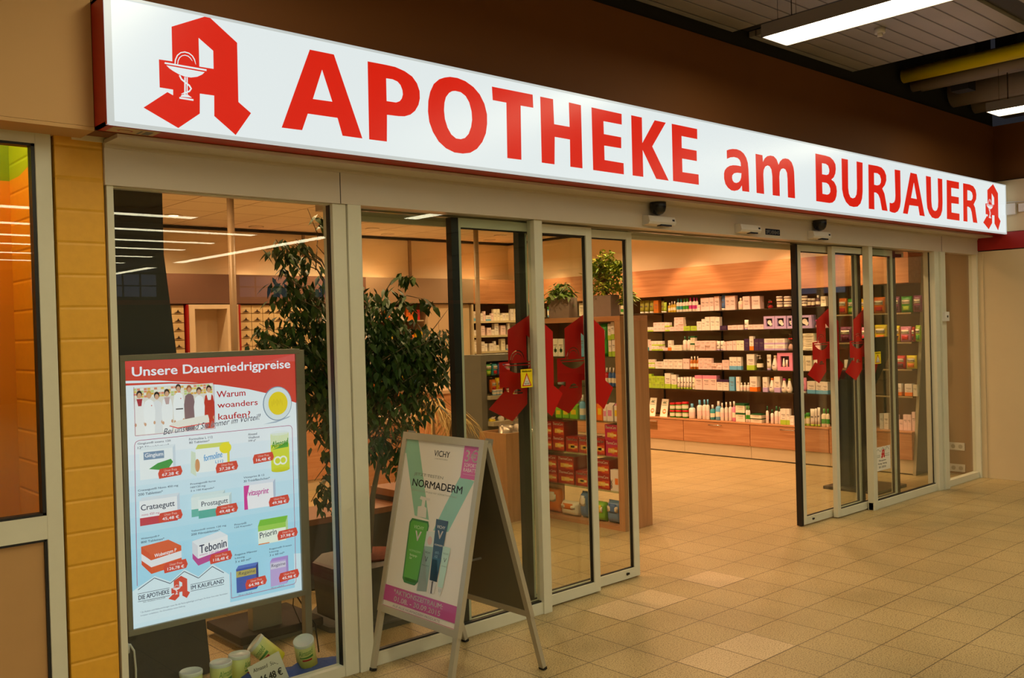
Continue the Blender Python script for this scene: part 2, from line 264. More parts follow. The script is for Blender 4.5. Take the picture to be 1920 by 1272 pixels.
SH={'1': [('tube', 8.117, 8.034, 0.168, 'olive'), ('tube', 8.03, 7.951, 0.171, 'olive'), ('tube', 7.948, 7.866, 0.164, 'olive'), ('box', 7.86, 7.779, 0.164, 'amber'), ('tube', 7.749, 7.696, 0.153, 'olive'), ('tube', 7.71, 7.656, 0.132, 'lime'), ('bottle', 7.631, 7.585, 0.123, 'gold', 'white'), ('bottle', 7.581, 7.549, 0.14, 'gold', 'white'), ('bottle', 7.546, 7.5, 0.139, 'gold', 'white'), ('bottle', 7.496, 7.448, 0.169, 'white', 'teal'), ('bottle', 7.445, 7.398, 0.167, 'white', 'teal'), ('bottle', 7.393, 7.347, 0.168, 'white', 'green'), ('bottle', 7.344, 7.298, 0.171, 'white', 'green'), ('bottle', 7.295, 7.249, 0.177, 'white', 'magenta'), ('bottle', 7.245, 7.193, 0.175, 'white', 'magenta'), ('bottle', 7.19, 7.154, 0.173, 'white', 'magenta'), ('box', 7.154, 7.111, 0.079, 'blush'), ('box', 7.105, 7.038, 0.164, 'blush'), ('box', 7.035, 6.97, 0.161, 'blush'), ('box', 6.967, 6.902, 0.162, 'blush'), ('box', 6.899, 6.826, 0.174, 'blush'), ('tube', 6.81, 6.744, 0.186, 'blue'), ('box', 6.74, 6.673, 0.173, 'blush'), ('box', 6.67, 6.592, 0.172, 'blush'), ('bottle', 6.564, 6.492, 0.141, 'cream', 'cream'), ('box', 6.485, 6.386, 0.155, 'blush'), ('box', 6.361, 6.247, 0.151, 'blush'), ('giftbag', 6.187, 6.072, 0.1, 'crimson'), ('jar', 6.04, 5.964, 0.136, 'wine', 'white', 2), ('jar', 5.958, 5.849, 0.131, 'wine', 'white', 2), ('jar', 5.711, 5.641, 0.127, 'wine', 'white', 2), ('jar', 5.634, 5.591, 0.095, 'wine', 'white'), ('jar', 5.586, 5.541, 0.093, 'wine', 'white'), ('bottle', 5.533, 5.478, 0.125, 'wine', 'white'), ('box', 5.459, 5.397, 0.11, 'cream')], '2': [('box', 8.059, 8.001, 0.059, 'blush'), ('box', 7.997, 7.939, 0.058, 'limewhite'), ('box', 7.938, 7.878, 0.057, 'limewhite'), ('box', 7.873, 7.681, 0.116, 'blush', '', 2, 3), ('box', 7.676, 7.603, 0.113, 'limewhite', '', 2, 1), ('box', 7.602, 7.535, 0.055, 'blush'), ('box', 7.526, 7.379, 0.173, 'blush', '', 4, 2), ('box', 7.379, 7.278, 0.058, 'lime'), ('box', 7.272, 7.178, 0.058, 'lime'), ('box', 7.173, 7.102, 0.113, 'white', '', 2, 1), ('box', 7.098, 7.046, 0.141, 'white'), ('box', 7.042, 6.97, 0.166, 'white'), ('box', 6.966, 6.894, 0.167, 'white'), ('box', 6.891, 6.823, 0.162, 'white'), ('box', 6.823, 6.719, 0.051, 'purple'), ('box', 6.711, 6.644, 0.053, 'blush'), ('box', 6.641, 6.574, 0.055, 'blush'), ('box', 6.571, 6.498, 0.056, 'blush'), ('tube', 6.49, 6.43, 0.115, 'white'), ('box', 6.424, 6.354, 0.056, 'blush'), ('box', 6.351, 6.209, 0.056, 'blush', '', 1, 2), ('giftbox', 6.2, 6.053, 0.15, 'lilac'), ('giftbox', 6.051, 5.901, 0.149, 'lilac'), ('giftbox', 5.897, 5.824, 0.148, 'lilac'), ('giftbox', 5.755, 5.574, 0.149, 'lilac'), ('giftbag', 5.565, 5.485, 0.113, 'magenta'), ('box', 5.484, 5.4, 0.06, 'blush')], '3': [('box', 8.057, 8.031, 0.069, 'blush'), ('box', 8.025, 7.957, 0.146, 'tealwhite'), ('box', 7.954, 7.908, 0.125, 'blush'), ('box', 7.905, 7.722, 0.124, 'limewhite', '', 2, 3), ('box', 7.721, 7.647, 0.035, 'blush'), ('box', 7.639, 7.578, 0.131, 'orangewhite'), ('box', 7.576, 7.414, 0.067, 'cream', '', 2, 1), ('bottle', 7.406, 7.347, 0.182, 'white', 'darkgreen'), ('bottle', 7.342, 7.282, 0.181, 'white', 'darkgreen'), ('box', 7.279, 7.213, 0.18, 'greenwhite', '', 2, 1), ('box', 7.207, 7.053, 0.121, 'blush', '', 2, 2), ('box', 7.05, 6.897, 0.12, 'blush', '', 2, 2), ('tube', 6.895, 6.842, 0.115, 'white'), ('tube', 6.841, 6.786, 0.115, 'white'), ('box', 6.783, 6.741, 0.106, 'blush'), ('box', 6.739, 6.695, 0.11, 'blush'), ('box', 6.694, 6.646, 0.113, 'blush'), ('box', 6.644, 6.598, 0.117, 'blush'), ('box', 6.596, 6.545, 0.119, 'cream'), ('box', 6.542, 6.482, 0.118, 'cream'), ('box', 6.474, 6.408, 0.138, 'purple'), ('box', 6.404, 6.347, 0.167, 'orangewhite'), ('box', 6.342, 6.21, 0.137, 'purple', '', 1, 2), ('box', 6.203, 6.061, 0.136, 'lilacwhite', '', 2, 1), ('box', 6.058, 5.925, 0.137, 'lilacwhite', '', 2, 1), ('giftbag', 5.917, 5.83, 0.188, 'red'), ('box', 5.75, 5.7, 0.134, 'lilacwhite', '', 2, 1), ('box', 5.696, 5.558, 0.19, 'cream', '', 7, 1), ('box', 5.557, 5.48, 0.103, 'blush', '', 1, 2)], '4': [('box', 8.06, 7.967, 0.115, 'limewhite', '', 2, 2), ('box', 7.964, 7.864, 0.118, 'limewhite', '', 2, 2), ('box', 7.861, 7.722, 0.09, 'white', '', 2, 1), ('box', 7.718, 7.567, 0.119, 'white', '', 2, 2), ('box', 7.564, 7.412, 0.12, 'white', '', 2, 2), ('box', 7.404, 7.301, 0.129, 'blush', '', 1, 2), ('bottle', 7.297, 7.253, 0.157, 'amber', 'white'), ('bottle', 7.25, 7.206, 0.161, 'amber', 'white'), ('bottle', 7.203, 7.165, 0.161, 'amber', 'white'), ('box', 7.163, 7.022, 0.139, 'blush', '', 3, 2), ('box', 7.019, 6.958, 0.139, 'blush', '', 2, 1), ('box', 6.956, 6.811, 0.078, 'blush', '', 2, 2), ('box', 6.805, 6.704, 0.116, 'blush', '', 2, 1), ('box', 6.7, 6.644, 0.153, 'bluewhite'), ('box', 6.643, 6.588, 0.153, 'bluewhite'), ('box', 6.587, 6.531, 0.153, 'bluewhite'), ('box', 6.449, 6.344, 0.19, 'limewhite'), ('pump', 6.33, 6.247, 0.178, 'clear', 'white'), ('tube', 6.192, 6.131, 0.185, 'white'), ('pear', 6.125, 6.037, 0.173, 'white', 'cream'), ('giftbox', 6.03, 5.832, 0.205, 'pink'), ('box', 5.746, 5.678, 0.174, 'cream'), ('box', 5.676, 5.594, 0.174, 'cream'), ('tube', 5.589, 5.515, 0.157, 'white')], '5': [('tube', 8.053, 7.993, 0.165, 'limewhite'), ('box', 7.988, 7.924, 0.183, 'lime'), ('box', 7.922, 7.712, 0.155, 'lime', '', 2, 3), ('box', 7.703, 7.612, 0.197, 'limewhite'), ('box', 7.599, 7.521, 0.179, 'limewhite'), ('tube', 7.516, 7.471, 0.148, 'limewhite'), ('tube', 7.467, 7.423, 0.152, 'limewhite'), ('tube', 7.419, 7.375, 0.155, 'limewhite'), ('tube', 7.371, 7.327, 0.156, 'limewhite'), ('tube', 7.324, 7.286, 0.157, 'limewhite'), ('tube', 7.283, 7.225, 0.153, 'cream'), ('box', 7.22, 7.111, 0.177, 'pinkband'), ('box', 7.108, 7.0, 0.178, 'pinkband'), ('box', 6.997, 6.893, 0.178, 'pinkband'), ('box', 6.888, 6.801, 0.131, 'navyband'), ('box', 6.798, 6.712, 0.131, 'navyband'), ('box', 6.707, 6.636, 0.168, 'skyblue'), ('box', 6.611, 6.564, 0.17, 'white'), ('bottle', 6.56, 6.523, 0.1, 'white', 'white'), ('bottle', 6.519, 6.479, 0.101, 'white', 'white'), ('bottle', 6.473, 6.428, 0.102, 'white', 'white'), ('box', 6.414, 6.314, 0.176, 'orangewhite'), ('box', 6.237, 6.174, 0.173, 'lilacwhite'), ('pear', 6.171, 6.089, 0.163, 'white', 'orange'), ('box', 6.084, 6.007, 0.182, 'lilacwhite'), ('pear', 6.005, 5.931, 0.161, 'white', 'magenta'), ('pear', 5.928, 5.86, 0.162, 'white', 'lime'), ('tube', 5.794, 5.756, 0.182, 'limewhite'), ('tube', 5.748, 5.673, 0.177, 'pink'), ('box', 5.655, 5.554, 0.139, 'bluewhite'), ('box', 5.547, 5.47, 0.136, 'bluewhite'), ('box', 5.467, 5.396, 0.134, 'bluewhite')], '6': [('card', 8.051, 7.847, 0.233, 'sun'), ('card', 7.863, 7.656, 0.223, 'sun'), ('jar', 7.649, 7.571, 0.188, 'green', 'red', 2), ('jar', 7.568, 7.463, 0.195, 'green', 'red', 2), ('jar', 7.456, 7.357, 0.207, 'green', 'red', 2), ('bottle', 7.348, 7.25, 0.186, 'white', 'skyblue'), ('bottle', 7.213, 7.138, 0.239, 'white', 'skyblue'), ('bottle', 7.135, 7.07, 0.247, 'white', 'skyblue'), ('bottle', 7.067, 7.019, 0.252, 'white', 'skyblue'), ('bottle', 7.018, 6.949, 0.185, 'teal', 'white'), ('bottle', 6.942, 6.857, 0.233, 'skyblue', 'white'), ('bottle', 6.853, 6.803, 0.216, 'white', 'white'), ('bottle', 6.796, 6.748, 0.227, 'white', 'white'), ('bottle', 6.741, 6.688, 0.234, 'white', 'white'), ('bottle', 6.685, 6.63, 0.242, 'pink', 'white'), ('box', 6.626, 6.495, 0.219, 'greenwhite', '', 2, 1), ('bottle', 6.49, 6.452, 0.196, 'white', 'green'), ('bottle', 6.449, 6.421, 0.197, 'white', 'green'), ('box', 6.419, 6.264, 0.103, 'greenwhite', '', 2, 1), ('bottle', 6.207, 6.171, 0.205, 'white', 'darkgreen'), ('bottle', 6.148, 6.108, 0.168, 'white', 'darkgreen'), ('bottle', 6.099, 6.043, 0.207, 'white', 'darkgreen'), ('bottle', 6.04, 6.008, 0.202, 'white', 'darkgreen'), ('box', 6.005, 5.931, 0.181, 'limewhite'), ('box', 5.929, 5.883, 0.184, 'limewhite'), ('box', 5.882, 5.833, 0.106, 'white', '', 2, 1), ('jar', 5.747, 5.692, 0.131, 'lime', 'green'), ('jar', 5.688, 5.641, 0.149, 'lime', 'green'), ('tube', 5.637, 5.575, 0.197, 'limewhite'), ('tube', 5.571, 5.543, 0.204, 'limewhite'), ('tube', 5.541, 5.505, 0.216, 'limewhite'), ('bottle', 5.5, 5.434, 0.203, 'cream', 'green'), ('bottle', 5.432, 5.391, 0.206, 'cream', 'green'), ('bottle', 5.289, 5.257, 0.207, 'skyblue', 'white'), ('bottle', 5.255, 5.217, 0.204, 'blush', 'white'), ('bottle', 5.215, 5.178, 0.201, 'skyblue', 'white')], '7': [('bag', 5.276, 5.172, 0.184, 'orange'), ('bag', 5.168, 5.08, 0.174, 'green'), ('bag', 5.01, 4.918, 0.167, 'yellow'), ('bag', 4.872, 4.738, 0.177, 'orange'), ('bag', 4.649, 4.575, 0.174, 'plum'), ('bag', 4.566, 4.442, 0.174, 'green'), ('bag', 4.437, 4.34, 0.177, 'plum')], '8': [('bag', 5.271, 5.128, 0.176, 'plum'), ('bag', 5.018, 4.949, 0.166, 'pink'), ('bag', 4.866, 4.72, 0.189, 'yellow'), ('bag', 4.646, 4.586, 0.175, 'yellow'), ('bag', 4.58, 4.462, 0.165, 'pink'), ('bag', 4.458, 4.424, 0.16, 'red'), ('bag', 4.419, 4.36, 0.175, 'lime')], '9': [('bag', 4.642, 4.531, 0.143, 'red'), ('bag', 4.525, 4.41, 0.145, 'yellow')], '10': [('box', 4.644, 4.578, 0.126, 'orangewhite'), ('box', 4.541, 4.46, 0.126, 'orangewhite'), ('box', 4.453, 4.41, 0.12, 'cream')], '11': [('box', 4.822, 4.78, 0.167, 'clear'), ('box', 4.777, 4.723, 0.17, 'white'), ('box', 4.645, 4.614, 0.161, 'blush'), ('box', 4.614, 4.567, 0.111, 'blush'), ('box', 4.563, 4.477, 0.167, 'blush', '', 1, 2), ('box', 4.472, 4.437, 0.198, 'blush')]}
GZ={'top': [('bottle', 5.946, 5.91, 0.096, 'cream', 'cream'), ('bottle', 5.908, 5.891, 0.082, 'cream', 'cream'), ('bottle', 5.886, 5.855, 0.097, 'cream', 'cream'), ('bottle', 5.852, 5.83, 0.089, 'green', 'white')], 'a': [('box', 5.749, 5.684, 0.151, 'herb'), ('box', 5.682, 5.617, 0.15, 'herb'), ('box', 5.42, 5.368, 0.199, 'skyblue'), ('tube', 5.24, 5.212, 0.287, 'white'), ('pouch', 5.201, 5.113, 0.277, 'green'), ('box', 5.102, 5.07, 0.264, 'limewhite', '', 2, 1), ('box', 5.067, 5.031, 0.279, 'limewhite', '', 2, 1)], 'b': [('bottle', 5.718, 5.653, 0.152, 'silver', 'white'), ('bottle', 5.17, 5.123, 0.15, 'red', 'white'), ('bottle', 5.116, 5.081, 0.151, 'blue', 'white'), ('bottle', 5.079, 5.044, 0.151, 'blue', 'white'), ('bottle', 5.042, 5.023, 0.148, 'blue', 'white')], 'low': [('carton', 5.73, 5.653, 0.104, 'applegreen'), ('carton', 5.647, 5.565, 0.108, 'applegreen'), ('carton', 5.559, 5.465, 0.126, 'applegreen'), ('bottle', 5.456, 5.396, 0.207, 'skyblue', 'white'), ('carton', 5.296, 5.252, 0.162, 'orange'), ('carton', 5.249, 5.186, 0.165, 'orange'), ('carton', 5.18, 5.137, 0.136, 'white'), ('carton', 5.134, 5.066, 0.151, 'white'), ('carton', 5.063, 5.023, 0.154, 'pinkwhite')], 'tc1': [('therma', 5.922, 5.781, 0.245, 'red', '', 2, 1), ('therma', 5.776, 5.635, 0.249, 'red', '', 2, 1), ('therma', 5.618, 5.472, 0.128, 'red'), ('therma', 5.463, 5.344, 0.133, 'red'), ('therma', 5.297, 5.171, 0.135, 'red'), ('therma', 5.16, 5.025, 0.256, 'magenta', '', 2, 1)], 'tc2': [('therma', 5.924, 5.729, 0.233, 'red', '', 2, 1), ('therma', 5.723, 5.529, 0.235, 'red', '', 2, 1), ('therma', 5.512, 5.373, 0.126, 'red'), ('therma', 5.292, 5.125, 0.243, 'red', '', 2, 1), ('docbox', 5.117, 5.031, 0.17, 'white')], 'bot': [('pack', 5.917, 5.727, 0.218, 'orange'), ('pack', 5.725, 5.496, 0.124, 'cream'), ('pack', 5.487, 5.392, 0.227, 'blue'), ('pack', 5.304, 5.192, 0.163, 'applegreen'), ('pack', 5.187, 5.023, 0.189, 'steelblue')]}
# ================================================================ SETTING
YF = 3.88
# ---- floor: square terrazzo tiles running from the mall into the shop
TS, TX, TY = .2985, 3.8976, 2.8544
def tilemat(name, c1, c2, mort, speck):
    m = bpy.data.materials.new(name); m.use_nodes = True; nt = m.node_tree; b = nt.nodes['Principled BSDF']; L = nt.links.new
    ge = nt.nodes.new('ShaderNodeNewGeometry'); mp = nt.nodes.new('ShaderNodeMapping'); mp.inputs['Location'].default_value = (-TX, -TY, 0)
    L(ge.outputs['Position'], mp.inputs[0])
    br = nt.nodes.new('ShaderNodeTexBrick'); br.offset = 0; br.squash = 1
    br.inputs['Scale'].default_value = 1; br.inputs['Brick Width'].default_value = TS; br.inputs['Row Height'].default_value = TS
    br.inputs['Mortar Size'].default_value = .0028; br.inputs['Mortar Smooth'].default_value = .3
    br.inputs['Color1'].default_value = C(c1); br.inputs['Color2'].default_value = C(c2); br.inputs['Mortar'].default_value = C(mort)
    L(mp.outputs[0], br.inputs[0])
    n = nt.nodes.new('ShaderNodeTexNoise'); n.inputs['Scale'].default_value = 150; n.inputs['Detail'].default_value = 4; L(ge.outputs['Position'], n.inputs['Vector'])
    r = nt.nodes.new('ShaderNodeValToRGB'); r.color_ramp.elements[0].position = .34; r.color_ramp.elements[1].position = .50
    r.color_ramp.elements[0].color = C(speck); r.color_ramp.elements[1].color = (1, 1, 1, 1); L(n.outputs[0], r.inputs[0])
    n2 = nt.nodes.new('ShaderNodeTexNoise'); n2.inputs['Scale'].default_value = 1.7; n2.inputs['Detail'].default_value = 5; L(ge.outputs['Position'], n2.inputs['Vector'])
    r2 = nt.nodes.new('ShaderNodeMapRange'); r2.inputs[1].default_value = .3; r2.inputs[2].default_value = .7; r2.inputs[3].default_value = .9; r2.inputs[4].default_value = 1.06; L(n2.outputs[0], r2.inputs[0])
    x1 = nt.nodes.new('ShaderNodeMix'); x1.data_type = 'RGBA'; x1.blend_type = 'MULTIPLY'; x1.inputs[0].default_value = 1; L(br.outputs[0], x1.inputs[6]); L(r.outputs[0], x1.inputs[7])
    x2 = nt.nodes.new('ShaderNodeVectorMath'); x2.operation = 'SCALE'; L(x1.outputs[2], x2.inputs[0]); L(r2.outputs[0], x2.inputs['Scale']); L(x2.outputs[0], b.inputs['Base Color'])
    r3 = nt.nodes.new('ShaderNodeMapRange'); r3.inputs[3].default_value = .3; r3.inputs[4].default_value = .5; L(n2.outputs[0], r3.inputs[0]); L(r3.outputs[0], b.inputs['Roughness'])
    bp = nt.nodes.new('ShaderNodeBump'); bp.inputs['Strength'].default_value = .25; bp.inputs['Distance'].default_value = .002; bp.invert = True; L(br.outputs['Fac'], bp.inputs['Height']); L(bp.outputs[0], b.inputs['Normal'])
    return m
mt = tilemat('terrazzo', 'b8a271', 'b39d6c', '4c3d1e', '8a7648')
mt2 = tilemat('terrazzo_pale', 'cdb68c', 'c8b187', '4c3d1e', 'ac9870')
f = MB(); f.box(-8, 24, -20, 11.2, -.12, 0)
f.mat(1)
for u, v in ((0, -1), (-1, -1), (3, 2), (0, 2), (1, 2)):
    g = .0016; f.box(TX+u*TS+g, TX+(u+1)*TS-g, TY+v*TS+g, TY+(v+1)*TS-g, 0, .0006)
struct('floor', f, [mt, mt2])

# ---- mall walls
mb = M('paint_brown', '70400c', .75, noise=.05, scale=3); mtan = M('paint_tan', 'c69c66', .8, noise=.04, scale=3)
mcream = M('panel_cream', 'cdb892', .7, noise=.03); mred = M('strip_red', '9a0d05', .45, noise=.03)
struct('wall_front', MB().box(1.235, 9.97, 3.70, 3.80, 2.44, 3.54), mb)
struct('wall_front_left', MB().box(-8, 1.233, 3.70, 3.86, 2.455, 3.62), mtan)
struct('wall_right', MB().box(9.88, 10.0, 3.0, 3.885, 0, 2.29).box(9.88, 10.0, 3.0, 3.7, 2.47, 2.975).box(9.868, 9.88, 3.80, 3.885, 0, 2.27), mcream)
struct('wall_right_band', MB().box(9.872, 10.0, 3.0, 3.86, 2.30, 2.465), mred)
struct('wall_right_upper', MB().box(9.94, 10.0, 3.0, 3.7, 2.985, 3.54), mb)
struct('trim_shadow_gap', MB().box(9.9, 9.99, 3.0, 3.86, 2.29, 2.30).box(9.9, 9.99, 3, 3.7, 2.465, 2.985), M('dark_gap', '120c08', .8))
struct('wall_return', MB().box(10.0, 24, 2.9, 3.0, 0, 3.6), mcream)
mdk = M('roof_dark', '1b1815', .9, noise=.2); mstl = M('steel_dark', '2a2a2c', .6)
struct('wall_far', MB().box(-8, 24, -20.1, -20, 0, 4.9), M('far_wall', '2c2a29', .8))
mfr = M('far_band', 'c01a10', .6)
struct('trim_far_band', MB().box(-8, 24, -19.99, -19.9, 2.66, 2.80), mfr)
struct('wall_left', MB().box(-8.1, -8, -20, 4, 0, 4.9), M('far_wall2', '5a5148', .8))
struct('wall_end', MB().box(24, 24.1, -20, 11, 0, 4.9), M('far_wall3', '262422', .8))
struct('wall_back_outer', MB().box(-8, 1.1, 4.6, 4.7, 0, 4.9).box(10.0, 24, 3.0, 3.1, 3.6, 4.9), mdk)
wday = EM('daylight_glass', 'a9b6d6', .55)
wf = M('win_frame_dark', '2c2c30', .5)
for k, (x0, x1) in enumerate(((7.4, 8.9), (9.4, 10.9), (13.5, 15.2), (16.2, 17.2))):
    t = struct('window_%d' % (k+5), MB().box(x0-.08, x1+.08, -19.98, -19.94, 2.84, 3.6), wf)
    n_ = 3; wq = (x1-x0)/n_
    g = MB()
    for i in range(n_): g.box(x0+i*wq+.03, x0+(i+1)*wq-.03, -19.94, -19.93, 2.9, 3.2).box(x0+i*wq+.03, x0+(i+1)*wq-.03, -19.94, -19.93, 3.24, 3.55)
    g.obj('pane', wday, t)
# end-of-mall windows seen mirrored in the right hand door leaves
for k, (y0, y1) in enumerate(((-6.2, -4.9), (-8.6, -7.4), (-11.5, -9.9))):
    t = struct('window_%d' % (k+9), MB().box(23.9, 23.98, y0-.08, y1+.08, 2.3, 4.0), wf)
    MB().box(23.86, 23.9, y0, y1, 2.4, 3.9).obj('pane', wday, t)
# ---- mall ceiling: slatted panels between dark beams
def slatmat(name, h, per):
    m = bpy.data.materials.new(name); m.use_nodes = True; nt = m.node_tree; b = nt.nodes['Principled BSDF']; L = nt.links.new; b.inputs['Roughness'].default_value = .38
    ge = nt.nodes.new('ShaderNodeNewGeometry'); sx = nt.nodes.new('ShaderNodeSeparateXYZ'); L(ge.outputs['Position'], sx.inputs[0])
    d = nt.nodes.new('ShaderNodeMath'); d.operation = 'DIVIDE'; d.inputs[1].default_value = per; L(sx.outputs[1], d.inputs[0])
    fr = nt.nodes.new('ShaderNodeMath'); fr.operation = 'FRACT'; L(d.outputs[0], fr.inputs[0])
    r = nt.nodes.new('ShaderNodeValToRGB'); e = r.color_ramp.elements; e[0].position = 0; e[0].color = (.25, .25, .25, 1); e[1].position = .05; e[1].color = (1, 1, 1, 1)
    q = e.new(.93); q.color = (1, 1, 1, 1); q = e.new(.97); q.color = (.3, .3, .3, 1); L(fr.outputs[0], r.inputs[0])
    n = nt.nodes.new('ShaderNodeTexNoise'); n.inputs['Scale'].default_value = 2; n.inputs['Detail'].default_value = 6; L(ge.outputs['Position'], n.inputs['Vector'])
    mr = nt.nodes.new('ShaderNodeMapRange'); mr.inputs[3].default_value = .7; mr.inputs[4].default_value = 1.2; L(n.outputs[0], mr.inputs[0])
    x = nt.nodes.new('ShaderNodeMix'); x.data_type = 'RGBA'; x.blend_type = 'MULTIPLY'; x.inputs[0].default_value = 1; x.inputs[6].default_value = C(h); L(r.outputs[0], x.inputs[7])
    v = nt.nodes.new('ShaderNodeVectorMath'); v.operation = 'SCALE'; L(x.outputs[2], v.inputs[0]); L(mr.outputs[0], v.inputs['Scale']); L(v.outputs[0], b.inputs['Base Color'])
    bp = nt.nodes.new('ShaderNodeBump'); bp.inputs['Distance'].default_value = .01; bp.inputs['Strength'].default_value = .6; L(r.outputs[0], bp.inputs['Height']); L(bp.outputs[0], b.inputs['Normal'])
    return m
msl = slatmat('ceiling_slats', 'a09c98', .13)
c = MB()
for x0, x1 in ((-8, 5.44), (5.64, 7.09)):
    for y0, y1 in ((-20, -14), (-13.8, -8.2), (-8, -2.2), (-2, 2.2), (2.37, 3.69)): c.box(x0, x1, y0, y1, 3.62, 3.66)
for x0 in (8.6, 12.2, 15.8, 19.4):
    c.box(x0, x0+3.2, -20, -3, 3.62, 3.66)
struct('ceiling', c, msl)
struct('ceiling_upper', MB().box(-8, 24, -20, 3.0, 4.9, 5).box(-8, 10, 3.0, 3.9, 4.9, 5), mdk)
struct('trim_1', MB().box(-8, 7.2, 2.21, 2.36, 3.64, 3.9).box(5.46, 5.62, -20, 3.69, 3.66, 3.95), mstl)
struct('trim_2', MB().box(-8, 9.98, 3.72, 3.80, 3.54, 4.9), mdk)  # dark sheet standing in for the darkness in the gap above the bulkhead
struct('trim_3', MB().box(9.5, 9.7, 3.3, 3.5, 3.55, 4.9).box(8.35, 8.5, 3.3, 3.45, 3.6, 4.9).box(7.09, 7.11, -20, 3.69, 3.625, 4.9), mstl)
r = MB()
for i in range(24): r.box(4.86+i*.03, 4.875+i*.03, 1.98, 2.02, 3.59, 3.6)
struct('trim_4', r.box(4.3, 5.44, 1.97, 2.03, 3.6, 3.62), mstl)

# ---- pipes in the open ceiling
mye = M('pipe_yellow', 'f0dc00', .4); mpb = M('pipe_beige', '9b8f78', .5)
for nm, lb, x, z, rr, m_ in (('gas_pipe', 'yellow painted pipe under the open ceiling at top right', 7.95, 3.72, .06, mye),
        ('beige_pipe', 'beige pipe right below the yellow pipe', 8.12, 3.66, .05, mpb), ('beige_pipe', 'second beige pipe, behind the first below the yellow one', 8.30, 3.68, .04, mpb),
        ('wide_duct', 'wide beige ventilation duct behind the pipes, top right', 8.95, 3.72, .13, mpb), ('wide_duct', 'beige duct lowest and furthest right, above the short lamp', 9.45, 3.70, .1, mpb)):
    tag(MB().tube([(x, 3.68, z), (x, -2.4, z)], rr, 16).obj(nm, m_), lb, 'pipe')
sd = thing('ceiling_sensor', 'small white round detector on the slatted ceiling beside the long lamp', 'detector', (6.19, 3.02, 3.62))
MB().cyl((6.19, 3.02, 3.585), .035, .035).obj('housing', M('plastic_white', 'd8d4cc', .4), sd); MB().cyl((6.19, 3.02, 3.565), .018, .02).obj('lens', M('plastic_white'), sd)

# ---- mall lamps
mho = M('lamp_housing', '8d867c', .4, .3); mlt = EM('lamp_diffuser', 'fff3cc', MALL_L)
mwire = M('wire', '3a3835', .5, .5)
def lamp(x, y0, y1, label, ax='y', z=3.3, group=None):
    t = thing('ceiling_lamp', label, 'lamp', ((x, (y0+y1)/2, z) if ax == 'y' else ((y0+y1)/2, x, z)), 0, group)
    w_ = .135
    def B(m, a0, a1, b0, b1, c0, c1): return m.box(a0, a1, b0, b1, c0, c1) if ax == 'y' else m.box(b0, b1, a0, a1, c0, c1)
    h = MB(); B(h, x-w_, x+w_, y0, y1, z+.012, z+.075); B(h, x-w_, x-w_+.006, y0, y1, z, z+.012); B(h, x+w_-.006, x+w_, y0, y1, z, z+.012)
    B(h, x-w_, x+w_, y0, y0+.006, z, z+.012); B(h, x-w_, x+w_, y1-.006, y1, z, z+.012); h.obj('housing', mho, t)
    d = MB(); B(d, x-w_+.007, x+w_-.007, y0+.008, y1-.008, z+.004, z+.01); d.obj('diffuser', mlt, t)
    for yy in (y1-.12, (y0+y1)/2, y0+.12):
        q = MB(); p = (x, yy) if ax == 'y' else (yy, x)
        q.tube([(p[0], p[1], z+.075), (p[0], p[1], 3.64)], .003, 5)
        if ax == 'y': q.tube([(p[0]-.1, p[1]+.03, z+.075), (p[0]-.1, p[1]+.03, 3.64)], .0015, 4).tube([(p[0]+.1, p[1]+.03, z+.075), (p[0]+.1, p[1]+.03, 3.64)], .0015, 4)
        q.obj('suspension_wire', mwire, t)
    return t
lamp(4.92, .0, 3.05, 'long suspended fluorescent lamp nearest the shop sign, at the top of the picture')
lamp(8.16, .0, 3.04, 'short visible end of the suspended lamp at the right edge above the sign')
lamp(1.68, .0, 3.05, 'unseen lamp above the left window, added to light the left facade'); lamp(-1.56, -3.4, 3.05, 'unseen lamp furthest left, added to light the facade by the neighbouring shop')  # both lamps are out of view, added to brighten the left facade
lamp(8.16, -3.4, -.3, 'suspended lamp behind the viewer, in line with the one at the right edge')
lamp(8.4, -12.4, -6.1, 'long lamp seen only mirrored as the slanting bright line in the left window'); lamp(8.4, -19, -13.8, 'farther lamp mirrored as the short slanting line at the left of the window')
for i, (y, xe) in enumerate(((-4.75, 5.5), (-6.45, 7.25), (-8.0, 7.25), (-9.4, 7.3), (-11.1, 7.35), (-12.8, 7.4))):
    lamp(y, -6, xe, '%s of the six cross-running lamps mirrored as level lines in the left window' % ('topmost', 'second', 'third', 'fourth', 'fifth', 'lowest')[i], 'x')

# ================================================================ FACADE
mfrm = M('frame_aluminium', 'd3d0ba', .38, noise=.03, scale=20); mblk = M('gasket_black', '0c0a09', .5, noise=.02)
glass = GL('glass_clear', 'f4f8f4', 1.05)
struct('trim_5', MB().box(1.318, 9.885, 3.85, 3.94, 2.262, 2.43).box(2.45, 8.95, 3.94, 4.16, 2.262, 2.43).box(1.318, 9.885, 3.70, 3.85, 2.425, 2.44).box(1.318, 9.885, 3.843, 3.85, 2.41, 2.425), M('header_cream', 'cdc1ae', .28, noise=.02))
struct('trim_6', MB().box(2.404, 2.407, 3.8485, 3.86, 2.262, 2.425).box(9.03, 9.034, 3.8485, 3.86, 2.262, 2.425), mblk)
struct('trim_7', MB().box(2.53, 8.86, 3.96, 4.14, 2.252, 2.262), M('door_track_metal', 'b0aca0', .08, 1, noise=.03))
struct('trim_8', MB().box(2.366, 2.44, 3.86, 3.95, 0, 2.262, .004).box(2.444, 2.52, 3.85, 3.96, 0, 2.262, .004), mfrm)
struct('trim_9', MB().box(8.872, 8.96, 3.85, 3.96, 0, 2.262, .004).box(8.964, 9.06, 3.83, 3.95, 0, 2.262, .004), mfrm)
